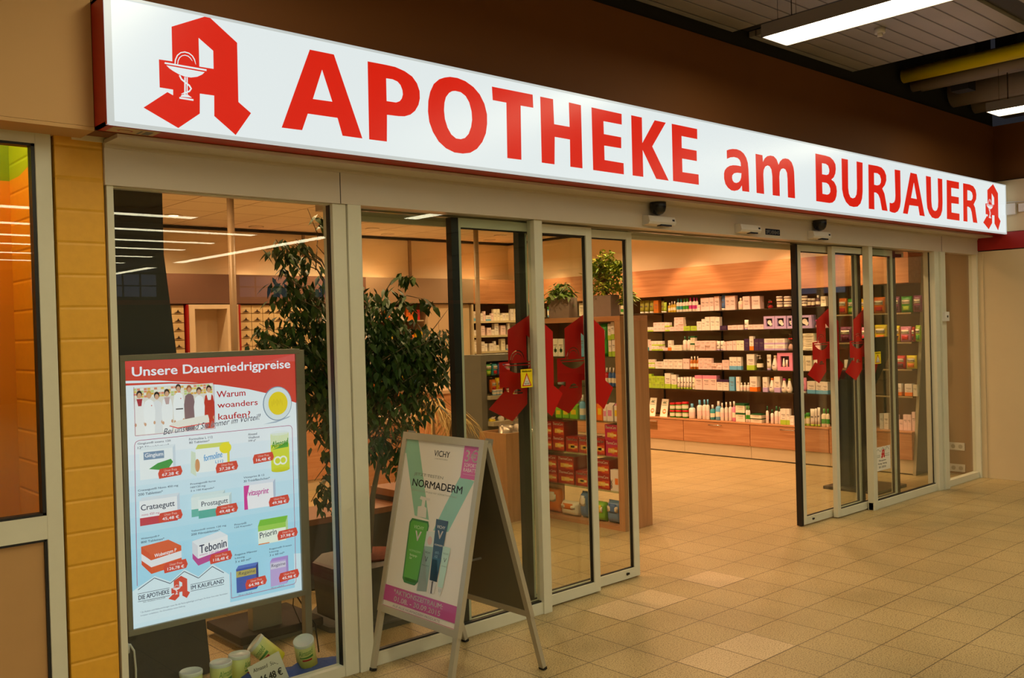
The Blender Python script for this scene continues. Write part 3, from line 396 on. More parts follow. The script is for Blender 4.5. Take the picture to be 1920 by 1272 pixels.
struct('trim_20', MB().box(2.53, 8.86, 4.14, 4.17, 2.225, 2.262, .004), mfrm); struct('trim_21', MB().box(8.28, 8.6, 4.04, 4.08, 2.21, 2.24), mblk)
def pane(mb, x0, x1, y, z0, z1): return mb.box(x0, x1, y-.003, y+.003, z0, z1)
t = struct('window_1', MB().box(1.326, 1.352, 3.86, 3.93, 0, 2.262).box(1.352, 2.366, 3.87, 3.93, 0, .05).box(1.352, 2.366, 3.88, 3.92, 2.256, 2.262), mfrm)
pane(MB(), 1.352, 2.366, 3.9, .05, 2.256).obj('glass', glass, t)
MB().box(1.352, 1.356, 3.885, 3.915, .05, 2.256).box(2.362, 2.366, 3.885, 3.915, .05, 2.256).obj('gasket', mblk, t)
t = struct('window_2', MB().box(9.06, 9.84, 3.87, 3.93, 0, .06).box(9.845, 9.872, 3.85, 3.93, 0, 2.262), mfrm)
pane(MB(), 9.06, 9.845, 3.9, .06, 2.262).obj('glass', glass, t)
# fixed side lights beside the doors
for nm, x0, x1, sx0 in (('window_3', 2.52, 3.755, 3.69), ('window_4', 7.625, 8.872, 7.625)):
    t = struct(nm, MB().box(x0, x1, 3.875, 3.92, 0, .066, .003).box(sx0, sx0+.065, 3.865, 3.925, 0, 2.262, .003), mfrm)
    g0, g1 = (x0, sx0) if nm == 'window_3' else (sx0+.065, x1)
    pane(MB(), g0, g1, 3.9, .066, 2.255).obj('glass', glass, t)
    e = MB().box(g0, g1, 3.888, 3.912, .066, .074)
    if nm == 'window_4': e.box(8.853, 8.858, 3.895, 3.905, .066, 2.255)
    e.obj('gasket', mblk, t)
mdec = M('film_red', 'c01206', .35, noise=.04)
def leaf(nm, x0, x1, y, side, lock=False, dec=None):
    """sliding door leaf; side = edge with the black brush seal"""
    zt = 2.25; a = MB(); s0 = x0+(.03 if side == 'l' else 0); s1 = x1-(.03 if side == 'r' else 0)
    wl = .018 if (side == 'l' and x0 < 5) else .052; wr = .018 if (side == 'r' and x1 > 7) else .052
    a.box(s0, s0+wl, y-.02, y+.02, .008, zt, .002).box(s1-wr, s1, y-.02, y+.02, .008, zt, .002)
    a.box(s0+wl, s1-wr, y-.02, y+.02, .008, .068).box(s0+wl, s1-wr, y-.02, y+.02, zt-.05, zt)
    t = struct(nm, a, mfrm)
    k = MB()
    if side == 'l': k.box(x0-(.02 if x0 < 5 else 0), x0+.03, y-.022, y+.022, .006, zt)
    if nm in ('door_3', 'door_4'): k.box(x1-.02, x1+.03, y-.022, y+.022, .006, zt)
    k.box(s0+wl, s1-wr, y-.008, y+.008, zt-.057, zt-.05).box(s0+wl, s1-wr, y-.008, y+.008, .068, .073)
    k.box(s1-wr-.006, s1-wr, y-.01, y+.01, .07, zt-.05).box(s0+wl, s0+wl+.006, y-.01, y+.01, .07, zt-.05)
    k.obj('brush_seal', mblk, t)
    pane(MB(), s0+wl, s1-wr, y, .068, zt-.05).obj('glass', glass, t)
    if lock:
        xx = x1-.13 if x1 < 5 else x0+.17
        MB().cyl((xx, y-.026, .04), .009, .008, 12, axis='y').box(xx, xx+.02, y-.026, y-.02, .034, .046).obj('lock', mblk, t)
    if dec:
        p = Print((0, y-.0036, 0), (1, 0, 0), (0, 0, 1)); u0, v0, H = dec
        tr = lambda ps: [[(u0+a*H, v0+b*H) for a, b in q] for q in ps]
        p.polys(tr(LOGO)+tr([CUP[i] for i in (0, 1, 2, 3, 6, 7)]), mdec); p.obj('pharmacy_emblem', t)
    return t
leaf('door_1', 3.16, 4.244, 3.955, 'l', dec=(3.385, 1.115, .617))
leaf('door_2', 3.70, 4.684, 4.01, 'l', True, (3.90, 1.115, .617))
def leaf_r(nm, x0, x1, y, lock, dec):
    t = leaf(nm, x0, x1, y, 'l' if nm == 'door_3' else 'n', lock, dec); return t
leaf_r('door_3', 6.665, 7.68, 4.01, True, (6.835, 1.125, .615))
leaf_r('door_4', 7.136, 8.22, 3.955, False, (7.34, 1.12, .615))
# ---- neighbour window, painted block pier, soffit
mbr = bpy.data.materials.new('painted_block'); mbr.use_nodes = True; nt = mbr.node_tree; b = nt.nodes['Principled BSDF']; b.inputs['Roughness'].default_value = .55
def blockmat(m, col):
    nt = m.node_tree; b = nt.nodes['Principled BSDF']; L = nt.links.new
    ge = nt.nodes.new('ShaderNodeNewGeometry'); sx = nt.nodes.new('ShaderNodeSeparateXYZ'); L(ge.outputs['Position'], sx.inputs[0])
    d = nt.nodes.new('ShaderNodeMath'); d.operation = 'MULTIPLY_ADD'; d.inputs[1].default_value = 1/.1265; d.inputs[2].default_value = -.015; L(sx.outputs[2], d.inputs[0])
    fr = nt.nodes.new('ShaderNodeMath'); fr.operation = 'FRACT'; L(d.outputs[0], fr.inputs[0])
    r = nt.nodes.new('ShaderNodeValToRGB'); e = r.color_ramp.elements; e[0].position = 0; e[0].color = (0, 0, 0, 1); e[1].position = .07; e[1].color = (1, 1, 1, 1)
    q = e.new(.93); q.color = (1, 1, 1, 1); q = e.new(1); q.color = (0, 0, 0, 1); L(fr.outputs[0], r.inputs[0])
    n = nt.nodes.new('ShaderNodeTexNoise'); n.inputs['Scale'].default_value = 30; n.inputs['Detail'].default_value = 6; L(ge.outputs['Position'], n.inputs['Vector'])
    ad = nt.nodes.new('ShaderNodeMath'); ad.operation = 'MULTIPLY_ADD'; ad.inputs[1].default_value = .18; L(n.outputs[0], ad.inputs[0]); L(r.outputs[0], ad.inputs[2])
    bp = nt.nodes.new('ShaderNodeBump'); bp.inputs['Strength'].default_value = .55; bp.inputs['Distance'].default_value = .006; L(ad.outputs[0], bp.inputs['Height']); L(bp.outputs[0], b.inputs['Normal'])
    mr = nt.nodes.new('ShaderNodeMapRange'); mr.inputs[3].default_value = .9; mr.inputs[4].default_value = 1.08; L(n.outputs[0], mr.inputs[0])
    v = nt.nodes.new('ShaderNodeVectorMath'); v.operation = 'SCALE'; v.inputs[0].default_value = C(col)[:3]; L(mr.outputs[0], v.inputs['Scale']); L(v.outputs[0], b.inputs['Base Color'])
blockmat(mbr, 'e0a52a')
struct('wall_pier', MB().box(1.135, 1.318, 3.865, 4.45, 0, 2.46, .006), mbr)
struct('trim_10', MB().box(-8, 1.234, 3.701, 3.9, 2.44, 2.454), mtan)
t = struct('window_13', MB().box(1.065, 1.123, 3.86, 3.92, 0, 2.45, .003).box(-8, 1.065, 3.86, 3.92, 2.40, 2.45).box(-8, 1.065, 3.86, 3.92, .885, .975).box(-8, 1.123, 3.82, 3.9, 2.45, 2.48).box(-8, 1.065, 3.86, 3.92, 0, .06), mfrm)
MB().box(-8, 1.065, 3.866, 3.91, 2.39, 2.40).box(1.052, 1.065, 3.866, 3.91, .975, 2.4).box(-8, 1.065, 3.866, 3.91, .975, .985).box(1.055, 1.065, 3.866, 3.91, .06, .885).box(-8, 1.06, 3.866, 3.91, .875, .885).box(1.123, 1.135, 3.9, 3.93, 0, 2.46).obj('gasket', mblk, t)
MB().box(-8, 1.052, 3.887, 3.893, .985, 2.39).obj('glass', glass, t)
MB().box(-8, 1.055, 3.88, 3.9, .06, .875).obj('panel', M('panel_tan', 'b78b55', .5), t)
mor = bpy.data.materials.new('block_orange'); mor.use_nodes = True; blockmat(mor, 'f09a10')
mgr = bpy.data.materials.new('block_green'); mgr.use_nodes = True; blockmat(mgr, 'a8c000')
struct('wall_neighbour_side', MB().prism([(3.94, 0), (4.45, 0), (4.45, 2.342), (4.301, 2.342), (4.112, 2.372), (3.94, 2.5)], 'x', 1.122, 1.134), mor)
struct('wall_neighbour_side_green', MB().prism([(4.45, 2.342), (4.45, 2.9), (3.94, 2.9), (3.94, 2.5), (4.112, 2.372), (4.301, 2.342)], 'x', 1.122, 1.134), mgr)
struct('wall_neighbour_back', MB().box(-2, 1.134, 4.45, 4.5, 0, 2.34), M('paint_orange', 'e08a08', .5)); struct('wall_neighbour_back_green', MB().box(-2, 1.134, 4.45, 4.5, 2.34, 2.9), M('paint_green', '7f9a00', .5))
struct('ceiling_neighbour', MB().box(-2, 1.13, 3.93, 4.45, 2.9, 2.95), M('paint_white', 'd8d4c8', .7))
nl = thing('wall_lamp', 'hidden strip lamp above the orange and green neighbouring niche', 'lamp', (.5, 4.1, 2.85)); MB().box(0, 1.0, 4.05, 4.15, 2.82, 2.9).obj('housing', mho, nl); MB().box(.02, .98, 4.06, 4.14, 2.81, 2.82).obj('diffuser', EM('strip_warm', 'ffd9a0', 45), nl)

# ================================================================ SHOP SHELL
mcr = M('shop_wall_cream', 'ead9b4', .7, noise=.02); mtaupe = M('panel_taupe', '9c8468', .6, noise=.03); mwd = wood('beech_wood', 'ab7246', 'c48d60', 'Y'); mwx = wood('beech_wood_x', 'ab7246', 'c48d60', 'X'); mwz = wood('beech_wood_z', 'a5754a', 'bd8a5c', 'Z')
def ceilmat():
    m = bpy.data.materials.new('ceiling_tiles'); m.use_nodes = True; nt = m.node_tree; b = nt.nodes['Principled BSDF']; b.inputs['Roughness'].default_value = .9
    ge = nt.nodes.new('ShaderNodeNewGeometry'); br = nt.nodes.new('ShaderNodeTexBrick'); br.offset = 0; br.squash = 1
    br.inputs['Scale'].default_value = 1; br.inputs['Brick Width'].default_value = .625; br.inputs['Row Height'].default_value = .625; br.inputs['Mortar Size'].default_value = .006
    br.inputs['Color1'].default_value = C('e6dcc4'); br.inputs['Color2'].default_value = C('e2d8c0'); br.inputs['Mortar'].default_value = C('7d6648')
    nt.links.new(ge.outputs['Position'], br.inputs[0]); nt.links.new(br.outputs[0], b.inputs['Base Color']); return m
mct = ceilmat()
struct('ceiling_shop', MB().box(1.2, 10.05, 3.9, 11.0, 2.96, 3.0), mct)
struct('wall_header_inner', MB().box(1.2, 10.05, 3.862, 3.9, 2.431, 3.0), mcr)
struct('wall_shop_right', MB().box(9.98, 10.05, 3.93, 11, 0, 3.0), M('wall_beige', '9a7a52', .7))
struct('wall_shop_right_upper', MB().box(9.66, 9.98, 4.45, 10.72, 2.36, 2.955), mcr)
struct('wall_shop_back', MB().box(1.2, 10.0, 10.72, 10.8, 0, 2.96), mcr)
struct('wall_shop_left', MB().box(1.2, 1.3, 4.45, 10.8, 0, 2.96), mcr)
struct('baseboard_ceiling', MB().box(1.3, 9.7, 10.66, 10.72, 2.925, 2.955).box(9.62, 9.66, 4.45, 10.72, 2.925, 2.955), mblk)
struct('trim_11', MB().box(7.77, 7.81, 10.69, 10.72, 2.37, 2.925).box(6.1, 6.13, 10.69, 10.72, 2.37, 2.925), mtaupe)
struct('trim_12', MB().box(6.78, 8.6, 10.3, 10.7, 2.03, 2.37), mtaupe)
struct('trim_19', MB().box(1.3, 6.78, 10.3, 10.7, 2.03, 2.37), M('panel_umber', '6a4a3a', .6))
struct('trim_13', MB().box(8.6, 9.6, 10.3, 10.7, 2.02, 2.37), mwx)
struct('trim_14', MB().box(9.58, 9.9, 4.43, 10.3, 2.01, 2.36), mwd)
struct('wall_gable_right', MB().prism([(9.585, 0), (9.98, 0), (9.98, 2.96), (9.96, 2.96), (9.90, 2.33), (9.845, 1.73)], 'y', 4.405, 4.43), M('gable_grey', '6d6a5c', .5))
struct('wall_gable_left', MB().prism([(1.3, 0), (1.935, 0), (1.812, 1.576), (1.766, 2.04), (1.77, 2.95), (1.3, 2.95)], 'y', 4.4, 4.44), M('gable_dark', '3c3b3a', .5))
MB().prism([(9.575, 0), (9.585, 0), (9.845, 1.73), (9.90, 2.33), (9.893, 2.33), (9.838, 1.73)], 'y', 4.40, 4.431).obj('edge', M('edge_light', 'a59878', .5), bpy.data.objects['wall_gable_right'])
for k, (x, y) in enumerate(((3.26, 6.8), (6.4, 7.6))):
    struct('trim_%d' % (15+k), MB().cyl((x, y, 0), .027, 2.96, 20), M('post_beige', '9a8060', .45, .1))
# recessed lights of the shop: fitting + lamp
mring = M('lamp_ring', 'd8d0c0', .3, .4)
def down(x, y, pw, lit, label, tilt=(0, 0), size=2.4, blend=.7, rad=.04):
    t = thing('ceiling_spotlight', label, 'lamp', (x, y, 2.96))
    MB().lathe([(.09, 0), (.09, -.01), (.075, -.014), (.06, -.004)], 24, (x, y, 2.96)).obj('ring', mring, t)
    MB().cyl((x, y, 2.953), .05, .003, 24).obj('lens', EM('spot_lens', 'ffe2b0', 12) if lit else M('lens_dim', 'c8b8a0', .3), t)
    ld = bpy.data.lights.new('spot', 'SPOT'); ld.energy = pw; ld.color = (1, .605, .33); ld.spot_size = size; ld.spot_blend = blend; ld.shadow_soft_size = rad
    l = bpy.data.objects.new('bulb', ld); COL.objects.link(l); l.parent = t; l.location = (0, 0, -.035); l.rotation_euler = (tilt[0], tilt[1], 0)
    return t
nn = 0
for i, x in enumerate((2.6, 4.2, 5.8, 7.4, 8.7)):
    for j, y in enumerate((5.0, 6.6, 8.2, 9.8)):
        if (i, j) in ((1, 3), (3, 3)): xx, yy = ((4.055, 9.815), (6.65, 9.92))[i == 3]
        else: xx, yy = x, y
        down(xx, yy, SHOP_W, (i, j) == (1, 3), 'round recessed ceiling light of the shop, %s row from the doors, %s from the left' % (('first', 'second', 'third', 'fourth')[j], ('first', 'second', 'third', 'fourth', 'fifth')[i]), size=2.7)
for k, y in enumerate((4.95, 5.85, 7.15, 8.4, 9.6)):
    down(9.3, y, 92, False, 'recessed spotlight washing the right shelf wall, %s from the doors' % ('first', 'second', 'third', 'fourth', 'fifth')[k], (0, .1), 1.45, .45)
for k, x in enumerate((5.3, 7.2, 9.0)):
    down(x, 10.38, 95, False, 'recessed spotlight washing the back wall, %s from the left' % ('first', 'second', 'third')[k], (-.1, 0), 1.45, .45)
# ================================================================ ILLUMINATED SIGN
sg = thing('shop_sign', 'long backlit white sign reading APOTHEKE am BURJAUER in red above the entrance', 'sign', (5.55, 3.70, 2.445))
mrd = M('sign_red_metal', 'b2160c', .35, noise=.03)
MB().box(1.235, 9.87, 3.585, 3.699, 2.443, 2.455).box(1.235, 9.87, 3.585, 3.699, 2.918, 2.93).box(1.235, 1.245, 3.57, 3.699, 2.443, 2.93).box(9.86, 9.87, 3.585, 3.699, 2.443, 2.93).box(1.245, 9.86, 3.69, 3.699, 2.455, 2.918).obj('casing', mrd, sg)
mlip = M('sign_lip', 'dedad0', .4)
MB().box(1.236, 1.262, 3.566, 3.585, 2.443, 2.93).box(9.858, 9.87, 3.566, 3.585, 2.443, 2.93).box(1.262, 9.858, 3.566, 3.585, 2.443, 2.456).box(1.262, 9.858, 3.566, 3.585, 2.919, 2.93).obj('rim', EM('sign_lip_lit', 'dfe6e2', .72), sg)
mface = EM('sign_face', 'eaf3f3', SIGN_E)
for a, b_ in ((1.262, 4.164), (4.168, 7.03), (7.034, 9.858)): MB().box(a, b_, 3.571, 3.584, 2.456, 2.919).obj('face_panel', mface, sg)
mlet = EM('sign_letter', 'e21804', .88); mlet.node_tree.nodes['Principled BSDF'].inputs['Specular IOR Level'].default_value = .25
mlw = EM('sign_face_over', 'eaf3f3', SIGN_E)
for nm, ks in (('lettering', 'A P O T H E K E2'), ('lettering', 'a m'), ('lettering', 'B U R J A2 U2 E3 R2')):
    p = Print((0, 3.5706, 0), (1, 0, 0), (0, 0, 1), .001)
    for k in ks.split(): p.polys(GLYPH[k], mlet)
    p.obj(nm, sg)
for u0, v0, H in ((1.373, 2.461, .465), (9.305, 2.4695, .445)):
    p = Print((0, 3.5706, 0), (1, 0, 0), (0, 0, 1), .0008); p.logo(u0, v0, H, mlet, mlw); p.obj('pharmacy_emblem', sg)
p = Print((0, 0, 2.4426), (1, 0, 0), (0, -1, 0)); ms = M('sticker_beige', 'c9b184', .6)
p.rect(1.27, -3.69, 1.45, -3.60, ms); p.layer(); p.disc(1.33, -3.65, .03, mrd, .02); p.layer(); p.disc(1.33, -3.65, .022, ms, .014); p.rect(1.38, -3.68, 1.39, -3.62, M('grey_print', '6a6a66')); p.rect(1.40, -3.68, 1.43, -3.62, M('grey_print')); p.obj('sticker', sg)
# ---- door sensors, labels on the header
mpl = M('plastic_white', 'd8d4cc', .4); mdp = M('plastic_dark', '15151a', .25)
for i, (x, w_) in enumerate(((4.63, .27), (5.64, .25), (6.615, .26))):
    t = thing('door_sensor', ('white door sensor under the left black dome', 'white door sensor in the middle, beside the small black sticker', 'white door sensor under the right black dome')[i], 'sensor', (x+w_/2, 3.85, 2.30))
    MB().prism([(3.849, 2.278), (3.80, 2.285), (3.79, 2.30), (3.80, 2.337), (3.849, 2.343)], 'x', x, x+w_).obj('housing', mpl, t)
    MB().box(x+.12, x+w_-.04, 3.795, 3.83, 2.276, 2.286).obj('lens_strip', mdp, t); MB().box(x+w_-.035, x+w_-.015, 3.791, 3.797, 2.31, 2.322).obj('badge', mdp, t)
for i, x in enumerate((4.73, 6.72)):
    t = thing('dome_sensor', ('black dome motion sensor left of the opening', 'black dome motion sensor above the right door leaves')[i], 'sensor', (x, 3.82, 2.425))
    MB().lathe([(.045, .015), (.052, 0), (.052, -.03), (.045, -.058), (.03, -.075), (.008, -.083)], 20, (x, 3.80, 2.425)).obj('dome', mdp, t)
    MB().box(x-.02, x+.02, 3.80, 3.849, 2.40, 2.425).obj('bracket', mdp, t)
p = Print((0, 3.8492, 0), (1, 0, 0), (0, 0, 1)); mwh = M('print_white', 'e8e4da', .5, noise=0)
p.rect(6.03, 2.285, 6.225, 2.33, mdp); p.layer(); p.text('20*C+M+B+15', 6.04, 2.293, 6.215, 2.322, mwh, .01)
tag(p.obj('blessing_sticker'), 'small black sticker with chalk-style letters 20*C+M+B+15 on the header', 'sticker')
# ---- stickers and notice on the door glass
mye2 = M('sticker_yellow', 'f2d800', .4, noise=0); mrd2 = M('print_red', 'c8160c', .4, noise=0); mbk = M('print_black', '101010', .5, noise=0); mwht = M('paper_white', 'e6e0d0', .6, noise=.02)
for i, (u, v, y) in enumerate(((3.585, 1.305, 3.8965), (7.752, 1.25, 3.8965))):
    p = Print((u, y, v), (1, 0, 0), (0, 0, 1)); W_ = .09 if i == 0 else .11
    p.rect(0, 0, W_, .105, mye2); p.layer(); p.poly([(.008, .008), (W_-.008, .008), (W_/2, .085)], mrd2); p.layer(); p.poly([(.018, .014), (W_-.018, .014), (W_/2, .07)], mwht); p.layer()
    p.text('Videoüberwacht', .008, .088, W_-.008, .1, mbk, .01); p.text('Zutritt', W_/2-.012, .032, W_/2+.012, .04, mbk); p.text('BEACHTEN', .027, .018, W_-.027, .027, mbk, .01)
    tag(p.obj('warning_sticker'), ('yellow triangle warning sticker on the left door glass over the red emblem', 'yellow triangle warning sticker on the right fixed pane')[i], 'sticker')
p = Print((7.70, 3.8965, .318), (1, 0, 0), (0, 0, 1)); p.rect(0, 0, .295, .207, mwht); p.layer()
mgn = M('print_greygreen', '7c8468', .6, noise=0)
p.line([(.03, .165), (.07, .19), (.11, .165), (.155, .197), (.20, .17), (.235, .2), (.27, .172)], .003, mbk); p.logo(.12, .105, .08, mrd2)
p.rect(.02, .118, .11, .122, mgn); p.rect(.185, .12, .275, .124, mgn); p.text('DIE APOTHEKE', .02, .127, .11, .14, mgn); p.text('AM BURJAUER', .185, .13, .275, .143, mgn)
p.text('Öffnungszeiten', .08, .078, .21, .096, mbk, .01); p.text('Montag - Samstag', .065, .05, .225, .068, mbk, .01); p.text('8.00 - 20.00 Uhr', .08, .022, .21, .04, mbk, .01)
tag(p.obj('opening_hours_notice'), 'white notice with opening hours and red emblem stuck low on the right pane', 'notice')
# ---- switch, sockets, camera
t = thing('key_switch', 'small cream key switch box on the right frame post', 'switch', (9.0, 3.84, 1.65)); MB().box(8.965, 9.055, 3.80, 3.83, 1.60, 1.69, .004).obj('plate', mpl, t); MB().cyl((9.01, 3.797, 1.645), .012, .006, 12, axis='y').obj('keyhole', mdp, t)
def socket(x, y, z, n, lb):
    t = thing('wall_socket', lb, 'socket', (x, y, z)); MB().box(x-.012, x, y-.04*n, y+.04*n, z-.04, z+.04, .003).obj('plate', mpl, t)
    for k in range(n): MB().cyl((x-.014, y+(k-(n-1)/2)*.075, z), .022, .004, 16, axis='x').obj('outlet', M('socket_grey', 'a8a294', .5), t)
socket(9.98, 4.14, .285, 2, 'white double wall socket behind the right side window, upper one'); socket(9.98, 4.14, .06, 2, 'white double wall socket behind the right side window, near the floor'); socket(9.98, 4.34, .29, 1, 'single white wall socket left of the double one behind the side window')
t = thing('wall_intercom', 'small white device with cable on the right wall beside the sign end', 'device', (9.88, 3.5, 2.68))
MB().box(9.835, 9.88, 3.47, 3.56, 2.63, 2.74, .006).obj('housing', mpl, t); MB().box(9.85, 9.88, 3.35, 3.45, 2.65, 2.73, .004).box(9.845, 9.85, 3.37, 3.43, 2.66, 2.70).obj('detector', mpl, t); MB().tube([(9.872, 3.6, 2.76), (9.872, 3.3, 2.745)], .004, 6).obj('cable', mpl, t)

# ================================================================ LIGHTBOX in the left window
LBX, LBZ, LBY = 1.494, .36, 4.2
lb = thing('lightbox_stand', 'backlit price poster on a grey stand behind the left window', 'advertising display', (1.92, 4.3, 0))
mal = M('alu_grey', '8c887c', .4, .3, noise=.03)
MB().box(LBX-.022, LBX+.86, 4.19, 4.27, LBZ-.028, LBZ, .003).box(LBX-.022, LBX+.86, 4.19, 4.27, LBZ+1.186, LBZ+1.212, .003).box(LBX-.022, LBX, 4.19, 4.27, LBZ, LBZ+1.186).box(LBX+.838, LBX+.86, 4.19, 4.27, LBZ, LBZ+1.186).box(LBX, LBX+.838, 4.22, 4.27, LBZ, LBZ+1.186).obj('frame', mal, lb)
MB().box(LBX+.862, LBX+.90, 4.215, 4.255, 0, LBZ+1.205, .004).obj('upright', mal, lb)
MB().box(2.27, 2.44, 4.62, 4.68, .07, 1.2, .004).box(2.27, 2.36, 4.27, 4.62, .9, 1.0).obj('pole', mal, lb)
MB().box(2.17, 2.66, 4.56, 4.98, .03, .075, .008).obj('base_plate', M('base_brown', '24160e', .85), lb); MB().box(2.2, 2.63, 4.6, 4.95, 0, .03).obj('foot', mal, lb)
MB().box(1.44, LBX-.022, 4.22, 4.25, LBZ+.1, LBZ+.17).obj('clamp', mpl, lb)
_e = {}
def K(h, st=.92):
    if h not in _e: _e[h] = EM('backlit_'+h, h, st)
    return _e[h]
scr = MB().box(LBX, LBX+.838, 4.203, 4.219, LBZ, LBZ+1.186).obj('screen', K('eef4fc'), lb)
p = Print((LBX, 4.2025, LBZ), (1, 0, 0), (0, 0, 1), .0003)
# pale to blue background bands
for i in range(12):
    t_ = i/11; c0, c1 = (0xee, 0xf3, 0xfd), (0xa8, 0xdc, 0xf6); hx = '%02x%02x%02x' % tuple(int(a+(b-a)*min(1, t_*1.5)) for a, b in zip(c0, c1))
    p.rect(0, .84-.07*(i+1), .838, .84-.07*i, K(hx))
p.layer(); p.poly([(0, 0), (.838, 0), (.838, .185), (.8, .19), (.8, .02), (.02, .02), (.02, .17), (0, .165)], K('d6ecfa'))
R_ = K('d84638'); W_ = K('f4f2fb'); PK = K('b04a78'); DB = K('2a3450'); GB = K('58647a')
p.layer(); p.poly([(0, 1.099), (.037, 1.098), (.154, 1.092), (.298, 1.076), (.439, 1.055), (.586, 1.025), (.688, .997), (.838, .941), (.838, 1.186), (0, 1.186)], R_)
p.poly([(0, 1.078), (0, 1.088), (.207, 1.082), (.406, 1.064), (.406, 1.058), (.207, 1.075)], R_)
p.rect(0, 1.15, .838, 1.186, K('de6660')); p.layer(2)
p.text('Unsere Dauerniedrigpreise', .034, 1.104, .810, 1.158, W_, .012)
# group photo: shelves, staff, table
p.rect(.036, .853, .406, 1.066, K('e8e0d8')); p.layer()
rnd = random.Random(4)
for r_ in range(4):
    for q_ in range(24): p.rect(.037+q_*.0153, 1.02+r_*.011, .037+q_*.0153+.013, 1.029+r_*.011, K(rnd.choice(('e8c85a', 'f2ecd8', 'e8b050', 'f4f0e4', 'c8d488', 'e89070'))))
p.layer()
hd = [(.061, 1.033, '3a2a28', 'f4f2f4', 'b03040'), (.102, 1.030, 'd8a850', 'f8f8fc', None), (.139, 1.023, '2c2422', 'e8e8ee', None), (.183, 1.033, '3c2c26', 'f6f6fa', 'c8a8a8'), (.238, 1.052, '4a3830', 'f8f8fc', None), (.288, 1.044, 'a85a30', '8a6a70', None), (.334, 1.032, '5a4034', 'f6f6fa', None), (.383, 1.038, '3e2a24', 'c8382c', 'f0f0f0')]
for i in (2, 0, 4, 7, 5, 6, 3, 1):
    x, y, ha, cl, sc = hd[i]; p.layer()
    p.poly([(x-.022, .856), (x-.026, y-.07), (x-.019, y-.03), (x-.006, y-.02), (x+.006, y-.02), (x+.019, y-.03), (x+.026, y-.07), (x+.021, .856)], K(cl)); p.layer()
    p.disc(x, y+.003, .0125, K(ha), .017, 14); p.layer(); p.disc(x, y-.003, .0092, K('dca888'), .0125, 14)
    if sc: p.poly([(x-.013, y-.018), (x+.013, y-.018), (x+.008, y-.05), (x-.006, y-.05)], K(sc))
    p.disc(x-.020, .90, .005, K('d8a484'), .008, 8); p.disc(x+.021, .905, .005, K('d8a484'), .008, 8)
    if i in (1, 4): p.rect(x+.008, y-.05, x+.012, y-.045, R_)
p.layer(); p.rect(.21, .972, .256, .977, K('40302c')) if 0 else p.rect(.222, .955, .256, .96, K('3a3238'))
p.poly([(.188, .883), (.233, .903), (.373, .918), (.378, .896), (.378, .88), (.228, .868)], K('e8484a')); p.layer(); p.poly([(.188, .887), (.233, .905), (.373, .92), (.378, .9), (.378, .884), (.228, .873)], K('f2ece4'))
p.rect(.036, .847, .406, .853, W_); p.line([(.036, 1.07), (.036, .853), (.406, .853), (.406, 1.062)], .002, PK); p.layer()
RD = K('c02c30')
p.text('Warum', .419, .996, .563, 1.026, RD, .008); p.text('woanders', .421, .947, .625, .974, RD, .008); p.text('kaufen?', .423, .891, .585, .921, RD, .008)
p.layer(); p.text('Bei uns sind Sie immer im Vorteil!', .16, .846, .638, .874, W_, .008, .35, .030); p.layer(); p.text('Bei uns sind Sie immer im Vorteil!', .16, .846, .638, .874, DB, 0, .35, .030)
# coin
p.poly([(.65, .85), (.73, .862), (.80, .88), (.79, .872), (.72, .853)], K('a8b8cc')); p.layer(); p.disc(.73, .946, .078, K('8a9ab0'), .084, 36); p.layer(); p.disc(.731, .946, .074, K('dfe8ee'), .08, 36); p.layer(); p.disc(.733, .947, .052, K('f0d428'), .057, 36); p.layer()
for i in range(7): p.rect(.70+i*.009, .935+(i % 3)*.006, .702+i*.009, .96+(i % 2)*.008, K('d0b020'))
# price table frame
p.line([(.46, .165), (.46, .042), (.79, .042), (.80, .05), (.802, .06), (.806, .815), (.80, .828), (.79, .832), (.05, .832), (.036, .826), (.03, .812), (.022, .19)], .0025, PK)
def P3(n, u0, v0, u1, v1, lines):
    for i, ln in enumerate(lines):
        h = (v1-v0)/len(lines); p.text(ln, u0, v1-h*(i+1)+h*.22, u0+(u1-u0)*len(ln)/max(len(l) for l in lines), v1-h*i-h*.1, DB, .006)
def boxp(u0, v0, u1, v1, front, top, side, d=.02, tp=.015):
    p.layer(); p.poly([(u0, v0), (u1, v0), (u1, v1), (u0, v1)], K(front)); p.poly([(u0, v1), (u1, v1), (u1+d*.6, v1+tp), (u0+d*.6, v1+tp)], K(top)); p.poly([(u1, v0), (u1+d*.6, v0+tp), (u1+d*.6, v1+tp), (u1, v1)], K(side)); p.layer()
def ptag(u, v, s):
    w_, h_ = .105, .044; p.layer(3)
    p.poly([(u-.052, v-.024), (u+.048, v-.018), (u+.056, v-.002), (u+.048, v+.024), (u-.047, v+.02), (u-.056, v)], R_); p.layer()
    p.text('Unser Preis', u-.028, v+.005, u+.03, v+.016, K('f4c8c0')); p.text(s, u-.038, v-.016, u+.038, v+.0, W_, .008)
P3(0, .044, .79, .192, .824, ['Gingium® intens 120', '120 Filmtabletten*']); boxp(.05, .655, .2, .785, 'f0f4fa', 'e4ecf6', 'd0dcec')
p.rect(.068, .742, .16, .777, K('7a94b4')); p.layer(); p.text('Gingium', .074, .748, .155, .771, W_, .008); p.poly([(.09, .70), (.13, .722), (.19, .735), (.2, .72), (.18, .695), (.14, .69)], K('3c9a48'))
P3(0, .278, .79, .391, .821, ['Formoline L 112', '80 Tabletten*']); boxp(.306, .655, .46, .765, 'f2f6fa', 'd8dc70', 'e8d850', .02, .02)
